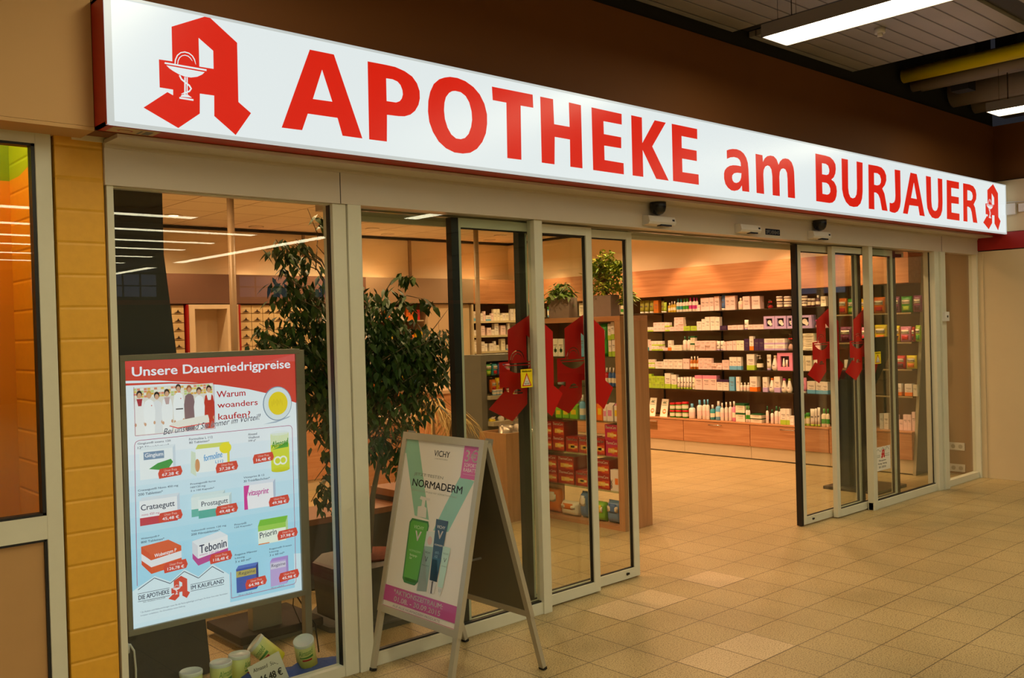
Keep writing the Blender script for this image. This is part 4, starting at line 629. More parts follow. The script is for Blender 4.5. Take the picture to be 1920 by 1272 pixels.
p.disc(.452, .757, .03, K('f2e030'), .026); p.poly([(.28, .66), (.306, .64), (.306, .75), (.285, .76)], K('d8e4d0')); p.disc(.313, .69, .012, K('d89868'), .03); p.layer(); p.text('formoline', .345, .705, .435, .735, K('4a9ad8'), .008, 0, .01); p.text('L112', .40, .69, .44, .703, K('4a9ad8'), .01)
P3(0, .569, .768, .628, .816, ['Almased', 'Vitalkost', '500 g*']); p.layer(); p.rect(.685, .62, .785, .80, K('d8dc40')); p.disc(.735, .80, .05, K('e8eef4'), .012); p.disc(.735, .62, .05, K('d0cc28'), .012); p.rect(.685, .745, .785, .80, K('dfe8d8')); p.layer()
p.poly([(.69, .722), (.78, .728), (.78, .756), (.72, .73)], K('58a83c')); p.text('Almased', .69, .728, .78, .76, K('3c8c30'), .01, .2, .012); p.disc(.72, .665, .022, K('f4f4e8')); p.disc(.75, .665, .022, K('f4f4e8')); p.layer(); p.disc(.72, .665, .014, K('d8dc40')); p.disc(.75, .665, .014, K('d8dc40'))
P3(0, .038, .583, .219, .617, ['Crataegutt® Novo 450 mg', '200 Tabletten*']); boxp(.042, .452, .212, .562, 'f2f2f8', 'dce4f0', 'c8d4e8'); p.rect(.042, .452, .212, .487, K('c83c50')); p.layer(); p.text('Crataegutt', .048, .512, .2, .545, DB, .005); p.text('novo 450 mg', .05, .492, .13, .506, K('c85878'))
P3(0, .276, .567, .397, .614, ['Prostagutt® forte', '160/120 mg', '2 x 100 Kapseln*']); boxp(.277, .455, .43, .545, 'e4eef0', 'd8e8ec', 'b8ccd4'); p.rect(.277, .455, .43, .49, K('68b8ac')); boxp(.31, .443, .462, .53, 'eef4f6', 'dcecf0', 'c0d4dc'); p.rect(.31, .443, .462, .48, K('58b0a4')); p.layer(); p.text('Prostagutt', .325, .49, .455, .52, DB, .003)
P3(0, .537, .578, .674, .611, ['Vitasprint B 12', '30 Trinkfläschchen*']); boxp(.536, .45, .69, .565, 'f6f2fa', 'e0e4f4', 'b8c4dc'); p.poly([(.536, .45), (.555, .45), (.552, .51), (.565, .565), (.536, .565)], K('d83c9c')); p.layer(); p.text('vitasprint', .56, .505, .665, .54, K('c850a0'), .01, .2)
P3(0, .043, .372, .147, .402, ['Wobenzym® P', '800 Tabletten*']); p.layer(); p.poly([(.042, .281), (.042, .361), (.084, .318), (.084, .232)], K('dc5030')); p.poly([(.084, .232), (.084, .318), (.223, .335), (.223, .25)], K('e05830')); p.poly([(.042, .361), (.165, .372), (.223, .335), (.084, .318)], K('e0603c')); p.layer(); p.poly([(.042, .30), (.042, .33), (.084, .293), (.223, .312), (.223, .28), (.084, .262)], K('eceaf2')); p.text('Wobenzym P', .1, .297, .2, .318, W_, .008, 0, .01)
P3(0, .271, .368, .441, .398, ['Tebonin® intens 120 mg', '200 Filmtabletten*']); p.layer(); p.poly([(.274, .265), (.274, .345), (.30, .32), (.30, .228)], K('dcdce8')); p.poly([(.30, .228), (.30, .32), (.447, .345), (.447, .26)], K('f4f2f8')); p.poly([(.274, .345), (.41, .37), (.447, .345), (.30, .32)], K('e8ecf6')); p.layer(); p.poly([(.274, .265), (.274, .29), (.30, .26), (.447, .285), (.447, .26), (.30, .228)], K('c04a98')); p.text('Tebonin', .308, .282, .44, .32, DB, .008, 0, .01); p.text('intens 120 mg', .308, .268, .40, .28, K('b850a0'), 0, 0, .005)
P3(0, .483, .366, .574, .394, ['Priorin®', '120 Kapseln*']); boxp(.602, .27, .75, .36, 'f0f6ea', '7cc040', 'b8d8a0', .02, .03); p.rect(.602, .335, .75, .36, K('a0d058')); p.layer(); p.text('Priorin', .61, .30, .70, .328, DB, .005, 0, .008); p.rect(.602, .27, .66, .275, K('e88850'))
P3(0, .480, .203, .594, .25, ['Regaine Männer', 'Lösung', '3 x 60 ml*']); boxp(.483, .062, .585, .175, '3c5cb0', '5878c8', '2c3c80'); p.rect(.483, .135, .585, .165, K('b8a860')); p.layer(); p.text('Regaine', .495, .14, .58, .16, K('2c3450'), 0, .1); p.text('100 ml = 36,10 €', .49, .046, .56, .054, GB)
P3(0, .658, .202, .778, .246, ['Regaine® Frauen', 'Lösung', '3 x 60 ml*']); boxp(.659, .056, .745, .178, 'c0a8e0', 'b090d8', 'a890d0'); p.layer(); p.rect(.661, .14, .743, .17, K('d8d0e8')); p.layer(); p.text('Regaine', .665, .145, .74, .165, DB, 0, .1); p.text('100 ml = 25,54 €', .66, .046, .73, .054, GB)
for u, v, s in ((.182, .676, '67,28 €'), (.452, .668, '37,28 €'), (.639, .690, '16,48 €'), (.175, .478, '45,48 €'), (.443, .469, '49,48 €'), (.714, .471, '49,98 €'), (.19, .25, '126,78 €'), (.405, .25, '118,48 €'), (.752, .302, '37,98 €'), (.577, .098, '64,98 €'), (.752, .096, '45,98 €')): ptag(u, v, s)
p.l = 1; p.layer(); p.poly([(0, .02), (.0, .164), (.026, .178), (.105, .216), (.175, .176), (.242, .22), (.306, .173), (.377, .218), (.458, .153), (.458, .02)], K('dceefa')); p.layer()
p.line([(.029, .169), (.103, .207), (.174, .168), (.24, .21), (.307, .166), (.375, .207), (.431, .166)], .003, DB)
p.text('DIE APOTHEKE', .03, .123, .168, .143, DB, .01); p.line([(.027, .151), (.17, .149)], .002, DB); p.line([(.027, .116), (.17, .114)], .002, DB); p.text('INH. ANDREAS WOLZNER', .05, .106, .15, .112, DB)
p.text('IM KAUFLAND', .27, .119, .43, .138, DB, .01); p.line([(.268, .143), (.431, .145)], .002, DB); p.line([(.267, .113), (.43, .112)], .002, DB)
p.logo(.163, .086, .107, R_, W_)
p.text('* Zu Risiken und Nebenwirkungen lesen Sie die Packungsbeilage und fragen Sie Ihren Arzt oder Apotheker', .035, .061, .447, .070, GB); p.text('Irrtümer vorbehalten. Für Druckfehler keine Haftung.', .037, .047, .24, .055, GB)
p.obj('printed_poster', scr)
# cables by the lightbox
tag(MB().tube([(2.345, 4.30, .42), (2.36, 4.30, .3), (2.43, 4.25, .15), (2.44, 4.24, .01)], .004, 6).tube([(2.35, 4.3, .42), (2.35, 4.33, .25), (2.39, 4.3, .12), (2.4, 4.28, .01)], .003, 6).obj('power_cord', mdp), 'thin black cord hanging from the lightbox to the floor', 'cord')
t = thing('plug_cable', 'white plug with hanging white cable at the bottom left of the window', 'cable', (1.385, 4.0, .35)); MB().lathe([(.022, 0), (.022, .03), (.014, .045), (.012, .06)], 14, (1.385, 4.0, .33)).obj('plug', mpl, t); MB().tube([(1.39, 4.0, .365), (1.41, 4.0, .36), (1.425, 4.0, .33), (1.43, 4.0, .25), (1.425, 4.0, .0)], .0045, 8).obj('cable', mpl, t)

# ================================================================ A-BOARD
ab = thing('pavement_sign', 'aluminium A-board with a cosmetics poster standing on the tiles by the door', 'pavement sign', (2.78, 3.53, 0))
AX, AB = 2.5, .22; AL = math.hypot(1, AB); mav = M('alu_satin', 'b5ad98', .32, .35, noise=.02)
V_ = Vector((AB, 0, 1))/AL; N_ = Vector((-1, 0, AB))/AL      # up the slope, outward
def slab(mb, y0, y1, s0, s1, d0, d1, rear=False):
    """box on the leaning board: s along the slope, d outward"""
    if rear: v = Vector((-.285, 0, 1)).normalized(); n = Vector((1, 0, .285)).normalized(); o = Vector((3.085, 0, 0))
    else: v, n, o = V_, N_, Vector((AX, 0, 0))
    q = []
    for y in (y0, y1):
        for s, d in ((s0, d0), (s1, d0), (s1, d1), (s0, d1)): q.append(mb.bm.verts.new(o+v*s+n*d+Vector((0, y, 0))))
    for f_ in ((0, 1, 2, 3), (7, 6, 5, 4), (0, 4, 5, 1), (1, 5, 6, 2), (2, 6, 7, 3), (3, 7, 4, 0)): mb._f([q[i] for i in f_])
    return mb
YL, YR = 3.86, 3.232
for rear, nm in ((False, 'front_panel'), (True, 'rear_panel')):
    m_ = MB(); s0, s1 = .285, 1.165
    slab(m_, YR, YR+.032, s0, s1, -.012, .012, rear); slab(m_, YL-.032, YL, s0, s1, -.012, .012, rear); slab(m_, YR+.032, YL-.032, s0, s0+.032, -.012, .012, rear); slab(m_, YR+.032, YL-.032, s1-.035, s1, -.012, .012, rear)
    m_.obj('panel_frame', mav, ab)
    slab(MB(), YR+.032, YL-.032, s0+.032, s1-.035, -.009, .002, rear).obj('panel_back', M('board_grey', '6a6450', .35, .3), ab)
    for k, y in enumerate((YR+.004, YL-.034)):
        slab(MB(), y, y+.03, .012, s0 if 1 else 0, -.012, .010, rear).obj('leg', mav, ab); slab(MB(), y-.001, y+.031, 0, .014, -.014, .012, rear).obj('foot', mblk, ab)
slab(MB(), YR+.01, YR+.02, 1.12, 1.175, -.05, -.01).obj('hinge', mal, ab); slab(MB(), YL-.02, YL-.01, 1.12, 1.175, -.05, -.01).obj('hinge', mal, ab)
MB().box(2.62, 2.93, 3.5, 3.506, .52, .53).obj('stay', mal, ab)
A_ = {}
def Q(h):
    if h not in A_: A_[h] = M('poster_'+h, h, .35, noise=0, coat=.3)
    return A_[h]
p = Print(Vector((AX, 3.80, 0))+N_*.0035, Vector((0, -1, 0)), V_, .0003)
u0, u1 = -.028, .536; v0, v1 = .317, 1.13
CL = lambda pts: [(min(max(u, u0), u1), min(max(v, v0), v1)) for u, v in pts]
p.rect(u0, v0, u1, v1, Q('e4dcd2')); p.layer()
p.poly([(u0, 1.13), (.064, 1.13), (.237, .762), (.121, .769), (-.02, 1.06), (u0, 1.06)], Q('8fbfa4'))
p.poly([(.427, .995), (.527, .974), (.392, .728), (.28, .719), (.34, .84)], Q('8fc4b4')); p.layer()
mg2 = Q('cf5aa0'); p.rect(.425, .98, u1, 1.13, mg2); p.layer(); qw = Q('f0e8e4'); p.text('3€', .44, 1.058, .53, 1.115, qw, .005); p.text('SOFORT', .44, 1.034, .53, 1.051, qw); p.text('RABATT', .44, 1.012, .53, 1.029, qw); p.rect(.44, 1.0, .53, 1.001, qw)
dk = Q('3a3a40'); p.text('VICHY', .205, 1.064, .325, 1.093, dk, .002); p.text('LABORATOIRES', .215, 1.05, .315, 1.056, Q('a8a09a'))
p.text('JETZT TESTEN', .07, .956, .30, .974, Q('8a8c84')); p.text('NORMADERM', .068, .908, .452, .943, dk, .01); p.text('REINIGUNG & PFLEGE MIT SOFORTWIRKUNG', .07, .885, .42, .893, Q('a8aaa0'))
p.layer(); p.poly([(.106, .755), (.236, .755), (.245, .735), (.222, .47), (.2, .45), (.115, .45), (.098, .468), (.09, .735)], Q('2f7a3c')); p.layer(); p.poly([(.112, .745), (.23, .745), (.236, .73), (.215, .475), (.198, .46), (.12, .46), (.106, .475), (.1, .73)], Q('58a83e')); p.poly([(.13, .45), (.2, .45), (.215, .475), (.11, .475)], Q('2f7a3c'))
p.poly([(.143, .768), (.214, .768), (.208, .815), (.19, .82), (.19, .85), (.225, .852), (.225, .862), (.15, .866), (.145, .852), (.165, .848), (.165, .82), (.138, .815)], Q('d8d2ca')); p.layer()
p.text('VICHY', .13, .71, .21, .726, Q('c8e4b8')); p.text('V', .15, .655, .195, .70, qw, .02); p.text('NORMADERM', .12, .60, .21, .61, Q('a8d89a')); p.text('Reinigungs-\nGel', .13, .565, .19, .59, Q('d8f0c8'))
p.poly([(.235, .71), (.302, .715), (.296, .44), (.222, .43)], Q('cfd8d2')); p.poly([(.232, .64), (.299, .645), (.296, .44), (.222, .43)], Q('a8ccc4')); p.layer(); p.disc(.268, .67, .018, Q('d8b8b4'), .02); p.text('V', .25, .57, .272, .595, dk); p.text('VICHY', .245, .61, .285, .618, dk); p.text('HYALUSPOT', .235, .55, .288, .557, Q('6a9088'))
p.layer(); p.poly([(.294, .775), (.384, .775), (.362, .495), (.308, .495)], Q('2c4a60')); p.poly([(.306, .6), (.37, .6), (.362, .495), (.308, .495)], Q('2e6076')); p.poly([(.308, .492), (.36, .493), (.352, .438), (.31, .438)], Q('d8d4d0')); p.poly([(.325, .492), (.338, .493), (.337, .438), (.327, .438)], Q('4a4a58')); p.layer(); p.text('VICHY', .308, .735, .37, .749, qw); p.text('V', .32, .688, .358, .725, qw, .02); p.text('NORMADERM', .308, .655, .368, .663, qw); p.text('ANTI-\nÂGE', .32, .6, .352, .63, Q('8ab0c0'))
p.poly([(.372, .66), (.428, .66), (.412, .476), (.374, .476)], Q('b8d8cc')); p.poly([(.376, .474), (.408, .474), (.404, .447), (.395, .44), (.386, .447)], Q('d8d8d4')); p.layer(); p.text('VICHY', .38, .625, .42, .633, Q('6a8a80')); p.text('V', .39, .59, .41, .61, dk); p.text('normaderm', .38, .57, .418, .576, Q('6a8a80')); p.rect(.385, .455, .388, .47, Q('8a8a8a')); p.rect(.395, .455, .398, .47, Q('8a8a8a'))
p.rect(u0, .343, u1, .417, Q('b8468c')); p.layer(); p.text('*AKTIONSZEITRAUM:', .048, .385, .43, .408, qw, .012); p.text('01.08. - 30.09.2015', .058, .352, .42, .375, qw, .012)
p.text('AUF ALLE NORMADERM PRODUKTE', .055, .324, .425, .335, Q('8a8088')); p.rect(u0, .3175, u1, .3195, Q('c0407c')); p.obj('poster', ab)
slab(MB(), YR+.03, YR+.034, s0+.03, s1-.03, .002, .006) if 0 else None

# ================================================================ window dressing: cans on a blue cloth
bm = MB(); rn = random.Random(3); g = {}
for i in range(29):
    for j in range(9):
        x = 1.55+i*.033; y = 3.96+j*.026; e = max(0, 1-abs(i-14)/15)*max(0, 1-abs(j-4)/4.6)
        z = .004+e*(.03+.03*math.sin(i*.9+j*.7)+.025*math.sin(i*2.3-j*1.7))+rn.random()*.008*e
        if i > 22: z += .02*math.sin(j+i)**2*e*2
        g[i, j] = bm.bm.verts.new((x+.02*math.sin(j*2.1), y+.015*math.sin(i*1.3), max(.003, z)))
for i in range(28):
    for j in range(8):
        f_ = bm._f((g[i, j], g[i+1, j], g[i+1, j+1], g[i, j+1]))
        if f_: f_.smooth = True
tag(bm.obj('blue_cloth', M('cloth_blue', '2a4f9e', .85, noise=.15, scale=20)), 'crumpled blue cloth under the yellow cans behind the left window', 'cloth')
def canm():
    m = bpy.data.materials.new('can_label'); m.use_nodes = True; nt = m.node_tree; b = nt.nodes['Principled BSDF']; b.inputs['Roughness'].default_value = .35
    tc = nt.nodes.new('ShaderNodeTexCoord'); sx = nt.nodes.new('ShaderNodeSeparateXYZ'); nt.links.new(tc.outputs['Object'], sx.inputs[0])
    r = nt.nodes.new('ShaderNodeValToRGB'); e = r.color_ramp.elements; e[0].position = .0; e[0].color = C('d8d000'); e[1].position = .17; e[1].color = C('dfe8a8'); mu = nt.nodes.new('ShaderNodeMath'); mu.operation = 'MULTIPLY'; mu.inputs[1].default_value = 1
    nt.links.new(sx.outputs[2], mu.inputs[0]); nt.links.new(mu.outputs[0], r.inputs[0]); nt.links.new(r.outputs[0], b.inputs['Base Color']); return m
mcan = canm(); mlid = M('can_lid', 'd8dcd4', .35); mgrn = M('print_green', '3c8c28', .4, noise=0); mcr2 = M('print_cream', 'f0ecc8', .4, noise=0)
def can(loc, rot, lb, rz):
    t = thing('powder_can', lb, 'can', (0, 0, 0), 0, 'yellow powder cans in the window')
    MB().lathe([(.045, .0), (.049, .004), (.049, .142), (.047, .145)], 28).obj('body', mcan, t)
    MB().lathe([(.0505, .138), (.0505, .151), (.047, .154), (.045, .149), (.001, .149)], 28, closed=False).obj('lid', mlid, t)
    def curve(bodyt, a0, a1, z0, z1, mat, bold=0, r=.0495, sh=0, nm='lettering'):
        vs, fs = glyphs(bodyt, 0, sh); me = bpy.data.meshes.new(nm)
        me.from_pydata([(r*math.cos(a0+x*(a1-a0)), r*math.sin(a0+x*(a1-a0)), z0+y*(z1-z0)+x*.008) for x, y in vs], [], fs); me.materials.append(mat); return mk(nm, me, t)
    a = rz; curve('Almased', a-.75, a+.75, .092, .122, mgrn, .015, .0495, .2)
    m_ = MB()
    for k in range(12):
        a0 = a-.7+k*.1165; m_.quad(*[(.0494*math.cos(q_), .0494*math.sin(q_), z_) for q_, z_ in ((a0, .078), (a0+.1165, .078), (a0+.1165, .084+.008*k/12), (a0, .084+.008*(k-1)/12))])
    m_.obj('green_swash', mgrn, t)
    m_ = MB()
    for k in range(8):
        a0 = a-.45+k*.12; m_.quad(*[(.0496*math.cos(q_), .0496*math.sin(q_), z_) for q_, z_ in ((a0, .062), (a0+.12, .062), (a0+.12, .072), (a0, .072))])
    m_.obj('red_stripe', M('print_red'), t)
    t.location = loc; t.rotation_euler = rot; return t
av = -PI/2-.35
can((1.70, 4.08, .0), (0, 0, 0), 'yellow powder can furthest left in the window', av+.5); can((1.845, 4.09, .0), (0, 0, 0), 'yellow powder can second from the left, lid up', av+.5)
can((1.955, 4.13, .0), (0, 0, .2), 'yellow powder can upright behind the handwritten card, its lettering turned to the right', av+.9)
can((2.16, 4.14, .06), (-.35, -.75, 0), 'yellow powder can lying tilted behind the handwritten card', av-.3); can((2.29, 4.09, .02), (.25, -.28, 0), 'yellow powder can furthest right, leaning left on the blue cloth', av-.1)
t = thing('price_card', 'handwritten white price card for the powder leaning between the cans', 'card', (2.04, 4.04, 0))
m_ = MB(); q = [(1.945, 4.03, .112), (2.105, 4.03, .15), (2.145, 4.01, .02), (1.985, 4.01, -.0)]
m_.quad(*[(a, b, c) for a, b, c in q]).quad(*[(a, b+.002, c) for a, b, c in q[::-1]]).obj('card', mwht, t)
O = Vector((1.985, 4.0085, 0)); U = (Vector(q[2])-Vector(q[3])); V = (Vector(q[0])-Vector(q[3])); p = Print(O, U, V, .0004); p.text('Almased  500g', .1, .68, .9, .88, mbk, 0, .25); p.text('16,48 €', .22, .18, .9, .52, mbk, .01, .2); p.obj('handwriting', t)
# ================================================================ RIGHT SHELF WALL
mshb = M('shelf_back_dark', '6a4a2e', .6, noise=.1); mgs = GL('shelf_glass', 'dfeee2', 1.0); mgse = M('shelf_edge', '3a3326', .3); mchr = M('chrome', 'b8b2a6', .2, .9)
W1 = thing('wall_shelving', 'tall dark-backed glass shelving along the right wall under the wood fascia', 'shelving', (9.78, 7.4, .45))
MB().box(9.90, 9.975, 5.31, 10.3, .46, 2.01).obj('back_panel', mshb, W1)
for n_, z in enumerate((1.80, 1.557, 1.306, 1.07, .813)):
    MB().box(9.61, 9.9, 5.33, 10.28, z-.008, z-.001).obj('glass_shelf', mgs, W1); e = MB().box(9.603, 9.61, 5.33, 10.28, z-.010, z-.001); e.obj('shelf_edge', mgse, W1)
    b_ = MB()
    for y in (5.98, 6.98, 7.92, 8.95, 9.9): b_.prism([(9.9, z-.009), (9.68, z-.009), (9.68, z-.014), (9.9, z-.035)], 'y', y-.004, y+.004)
    b_.obj('brackets', mchr, W1)
for y in (5.98, 6.98, 7.92, 8.95): MB().box(9.89, 9.9, y-.012, y+.012, .47, 2.0).obj('upright', mdk, W1)
W2 = thing('wall_shelving', 'front bay of shelves with candy bags at the right end near the doors', 'shelving', (9.78, 4.85, .45))
MB().box(9.90, 9.975, 4.43, 5.31, .46, 2.01).obj('back_panel', M('shelf_back_brown', '6e4e2e', .6, noise=.1), W2)
for z in (1.70, 1.39, 1.105, .82):
    MB().box(9.64, 9.9, 4.44, 5.29, z-.012, z-.001).obj('glass_shelf', mgs, W2); MB().box(9.63, 9.64, 4.44, 5.29, z-.016, z-.001).obj('shelf_edge', M('edge_beige', 'a08a60', .4), W2)
MB().box(9.89, 9.9, 4.86, 4.88, .47, 2.0).obj('upright', mdk, W2)
mpln = M('plinth_cream', 'cbb894', .5)
ys = (4.43, 5.37, 6.396, 7.384, 8.4, 9.35, 10.3)
for i in range(6):
    y0, y1 = ys[i], ys[i+1]; top = .455 if i == 0 else .44
    t = thing('drawer_unit', '%s low wooden drawer unit under the right shelves, counted from the doors' % ('first', 'second', 'third', 'fourth', 'fifth', 'sixth')[i], 'drawer unit', (9.78, (y0+y1)/2, 0), 0, 'drawer units under the right wall shelves')
    MB().box(9.6, 9.97, y0+.002, y1-.002, .012, .155).obj('plinth', mpln, t); MB().box(9.64, 9.97, y0+.002, y1-.002, 0, .012).obj('kick_line', mblk, t)
    MB().box(9.6, 9.97, y0+.002, y1-.002, .155, top-.02).obj('body', mwd, t); MB().box(9.575, 9.97, y0, y1, top-.02, top-.002, .002).obj('top', mwd, t)
    d = MB().box(9.58, 9.6, y0+.004, y1-.004, .16, top-.024, .002).obj('drawer', mwd, t)
    ym = (y0+y1)/2; MB().tube([(9.58, ym-.09, .385), (9.555, ym-.09, .385), (9.555, ym+.09, .385), (9.58, ym+.09, .385)], .005, 8).obj('handle', mchr, d)
    if i == 3: MB().box(9.576, 9.579, ym-.09, ym+.09, .27, .375).obj('card_holder', GL('clear_plastic', 'f0f0e8', 1.2), d)

# ================================================================ PRODUCTS
HX = dict(olive='8a8a28', lime='a8c838', amber='b86a18', gold='c8a828', teal='3a9aa0', white='eadfd2', green='3f9a30', magenta='c83c8c', blush='ecccc4', blue='4a70a8', cream='ece0c4',
  crimson='8a1018', wine='4a1020', purple='3a2048', lilac='b8a0cc', pink='e088a8', red='c01818', darkgreen='1c5a30', skyblue='6ab0d8', sun='f0e8d0', plum='8c4868', yellow='e8c818', orange='e87818',
  herb='e8e4d0', silver='b8b8b8', applegreen='7ab820', steelblue='6888b0', clear='c8c8c0', maroon='601828', brown='6a4020')
BAND = dict(limewhite=('white', 'lime'), tealwhite=('white', 'teal'), orangewhite=('white', 'orange'), greenwhite=('cream', 'darkgreen'), lilacwhite=('white', 'lilac'), bluewhite=('white', 'skyblue'), pinkband=('blush', 'pink'), navyband=('white', 'purple'), pinkwhite=('white', 'pink'))
WORD = dict(limewhite='white and lime', tealwhite='white and teal', orangewhite='white and orange', greenwhite='cream and dark green', lilacwhite='white and lilac', bluewhite='white and light blue', pinkband='pale pink-topped', navyband='white navy-banded',
  blush='pale pink', gold='golden yellow', sun='cream and orange', herb='white herb-printed', skyblue='light blue', darkgreen='dark green', applegreen='bright green', steelblue='grey-blue', wine='dark red', pinkwhite='white and pink')
def pm(c): return M('pack_'+c, HX[c], .42, noise=.03, scale=30)
mtxt = M('print_grey', '6a645c', .6, noise=0)
_pc = {}
def boxmesh(w, h, d, col, kind):
    """carton facing -x, printed front"""
    mats = [pm(col if col in HX else BAND[col][0]), pm(BAND[col][1]) if col in BAND else mtxt, mtxt]
    m_ = MB(); m_.box(0, d, -w/2, w/2, 0, h)
    e = .0006
    if col in BAND:
        m_.mat(1)
        if col in ('pinkband', 'greenwhite', 'navyband'): m_.box(-e, d+e, -w/2-e, w/2+e, h*.78, h+e)
        else: m_.box(-e, d+e, -w/2-e, w/2+e, 0, h*.3)
    elif col == 'herb': mats[1] = pm('darkgreen'); m_.mat(1).box(-e, 0, -w*.3, w*.2, h*.25, h*.4).box(-e, 0, -w*.1, w*.05, h*.2, h*.5)
    m_.mat(2)
    if w > .02: m_.box(-e, 0, -w*.34, w*.3, h*.62, h*.66).box(-e, 0, -w*.34, w*.1, h*.54, h*.565)
    if w > .05: m_.box(-e, 0, -w*.30, w*.26, h*.40, h*.415).box(-e, 0, -w*.3, w*.2, h*.36, h*.375)
    return m_.mesh('box', mats)
NAMES = dict(box='product_box', tube='tube', bottle='bottle', jar='jar', bag='candy_bag', giftbox='gift_box', pear='bottle', pump='pump_bottle', card='leaflet_pack', giftbag='gift_bag', pouch='refill_pouch', carton='carton', therma='heat_wrap_box', docbox='ointment_box', pack='hygiene_pack')
CAT = dict(box='box', tube='tube', bottle='bottle', jar='jar', bag='bag', giftbox='gift box', pear='bottle', pump='bottle', card='package', giftbag='gift bag', pouch='pouch', carton='box', therma='box', docbox='box', pack='package')
def proto(kind, w, h, col, col2):
    """returns list of (name, mesh) : first is the body, others are its parts; local frame, front to -x, base at z=0"""
    w = round(w, 3); h = round(h, 3); k = (kind, w, h, col, col2)
    if k in _pc: return _pc[k]
    c2 = pm(col2) if col2 in HX else pm('white'); r = min(w/2, .045)*.94; P = []
    if kind == 'box': P = [('product_box', boxmesh(w*.97, h, min(.12, max(.03, w*.8)), col, kind))]
    elif kind == 'carton':
        P = [('carton', MB().box(0, .07, -w*.48, w*.48, 0, h*.86, .008).mat(1).box(-.0008, 0, -w*.3, w*.3, h*.3, h*.62).mesh('carton', [pm(BAND[col][0] if col in BAND else col), pm('yellow' if col != 'white' else 'pink')])), ('flap', MB().prism([(.005, h*.86), (.065, h*.86), (.035, h)], 'y', -w*.44, w*.44).mesh('flap', pm('red' if col == 'orange' else (BAND[col][1] if col in BAND else col))))]
    elif kind == 'tube':
        c = BAND[col][0] if col in BAND else col; cc = BAND[col][1] if col in BAND else ('white' if col != 'white' else 'lilac')
        m_ = MB(); n = 14; R = []
        for t_ in range(5):
            q = t_/4; z = h*.12+q*h*.88; R.append([m_.bm.verts.new((r+r*(.85*(1-q)+.12*q)*math.cos(2*PI*i/n), w*.47*math.sin(2*PI*i/n)*(.9+.1*q), z)) for i in range(n)])
        for a in range(4):
            for i in range(n): m_._f((R[a][i], R[a][(i+1) % n], R[a+1][(i+1) % n], R[a+1][i])).smooth = True
        m_._f(R[0][::-1]); m_._f(R[-1]); m_.mat(1).box(r*.3, r*.32, -w*.2, w*.2, h*.5, h*.58)
        P = [('tube', m_.mesh('tube', [pm(c), mtxt])), ('cap', MB().lathe([(w*.38, 0), (w*.40, h*.12)], 14, (r, 0, 0)).mesh('cap', pm(cc)))]
    elif kind in ('bottle', 'pump'):
        sh = h*.74; m_ = MB().lathe([(r*.9, 0), (r, .004), (r, sh*.86), (r*.8, sh*.95), (r*.4, sh)], 16, (r, 0, 0)); m_.mat(1)
        m_.lathe([(r*1.01, sh*.25), (r*1.01, sh*.6)], 16, (r, 0, 0), closed=False)
        lab = pm('cream') if col not in ('white', 'cream') else (c2 if col2 in ('magenta', 'teal', 'green') else pm('blush'))
        m1 = pm(col) if col != 'clear' else GL('clear_bottle', 'd8d8c8', 1.0)
        P = [('bottle', m_.mesh('bottle', [m1, lab])), ('cap', (MB().lathe([(r*.42, sh), (r*.42, h), (r*.3, h)], 12, (r, 0, 0)) if kind == 'bottle' else MB().lathe([(r*.35, sh), (r*.35, sh+h*.08), (r*.1, sh+h*.09), (r*.1, h*.95)], 12, (r, 0, 0)).box(-r*.5, r*1.2, -r*.15, r*.15, h*.94, h)).mesh('cap', c2))]
    elif kind == 'pear':
        P = [('bottle', MB().lathe([(r*.7, 0), (r, h*.12), (r, h*.3), (r*.7, h*.55), (r*.45, h*.8), (r*.4, h*.86)], 16, (r, 0, 0)).mat(1).box(.0, .003, -r*.3, r*.3, h*.3, h*.36).mesh('bottle', [pm('white'), mtxt])), ('cap', MB().lathe([(r*.42, h*.86), (r*.42, h)], 12, (r, 0, 0)).mesh('cap', c2))]
    elif kind == 'jar':
        P = [('jar', MB().lathe([(r*.9, 0), (r, h*.05), (r, h*.7), (r*.9, h*.74)], 16, (r, 0, 0)).mat(1).lathe([(r*1.012, h*.18), (r*1.012, h*.6)], 16, (r, 0, 0), closed=False).mesh('jar', [pm(col), pm('cream')])), ('lid', MB().lathe([(r*1.03, h*.72), (r*1.03, h*.98), (r*.9, h)], 16, (r, 0, 0)).mesh('lid', c2))]
    elif kind in ('bag', 'pouch', 'pack'):
        d = .05 if kind != 'pack' else .1; m_ = MB().pillow(w*.96, h*.98, d, 8, 0, d/2)
        c = col; m2 = MB(); m2.pillow(w*.7, h*.26, .008, 4, h*.5, -.002)
        P = [(NAMES[kind], m_.mesh(kind, pm(c))), ('label_patch', m2.mesh('patch', pm('cream')))]
        if kind == 'bag':
            p = Print((-.0068, w*.3, h*.58), (0, -1, 0), (0, 0, 1)); p.text('Em-eukal', 0, 0, w*.6, h*.1, pm('darkgreen'), .01); o = p.obj('x'); me = o.data; bpy.data.objects.remove(o); P.append(('lettering', me))
        if kind == 'bag': P.append(('fruit_print', MB().pillow(w*.6, h*.28, .008, 4, h*.12, -.001).mesh('print', pm({'orange': 'red', 'green': 'lime', 'yellow': 'orange', 'plum': 'wine', 'pink': 'red', 'red': 'wine', 'lime': 'green'}.get(c, 'red')))))
        if kind == 'pack': P.append(('corner_print', MB().pillow(w*.5, h*.4, .012, 4, h*.45, -.001).mesh('print', pm({'orange': 'cream', 'cream': 'orange', 'blue': 'white', 'applegreen': 'yellow', 'steelblue': 'blue'}[c]))))
    elif kind == 'giftbox':
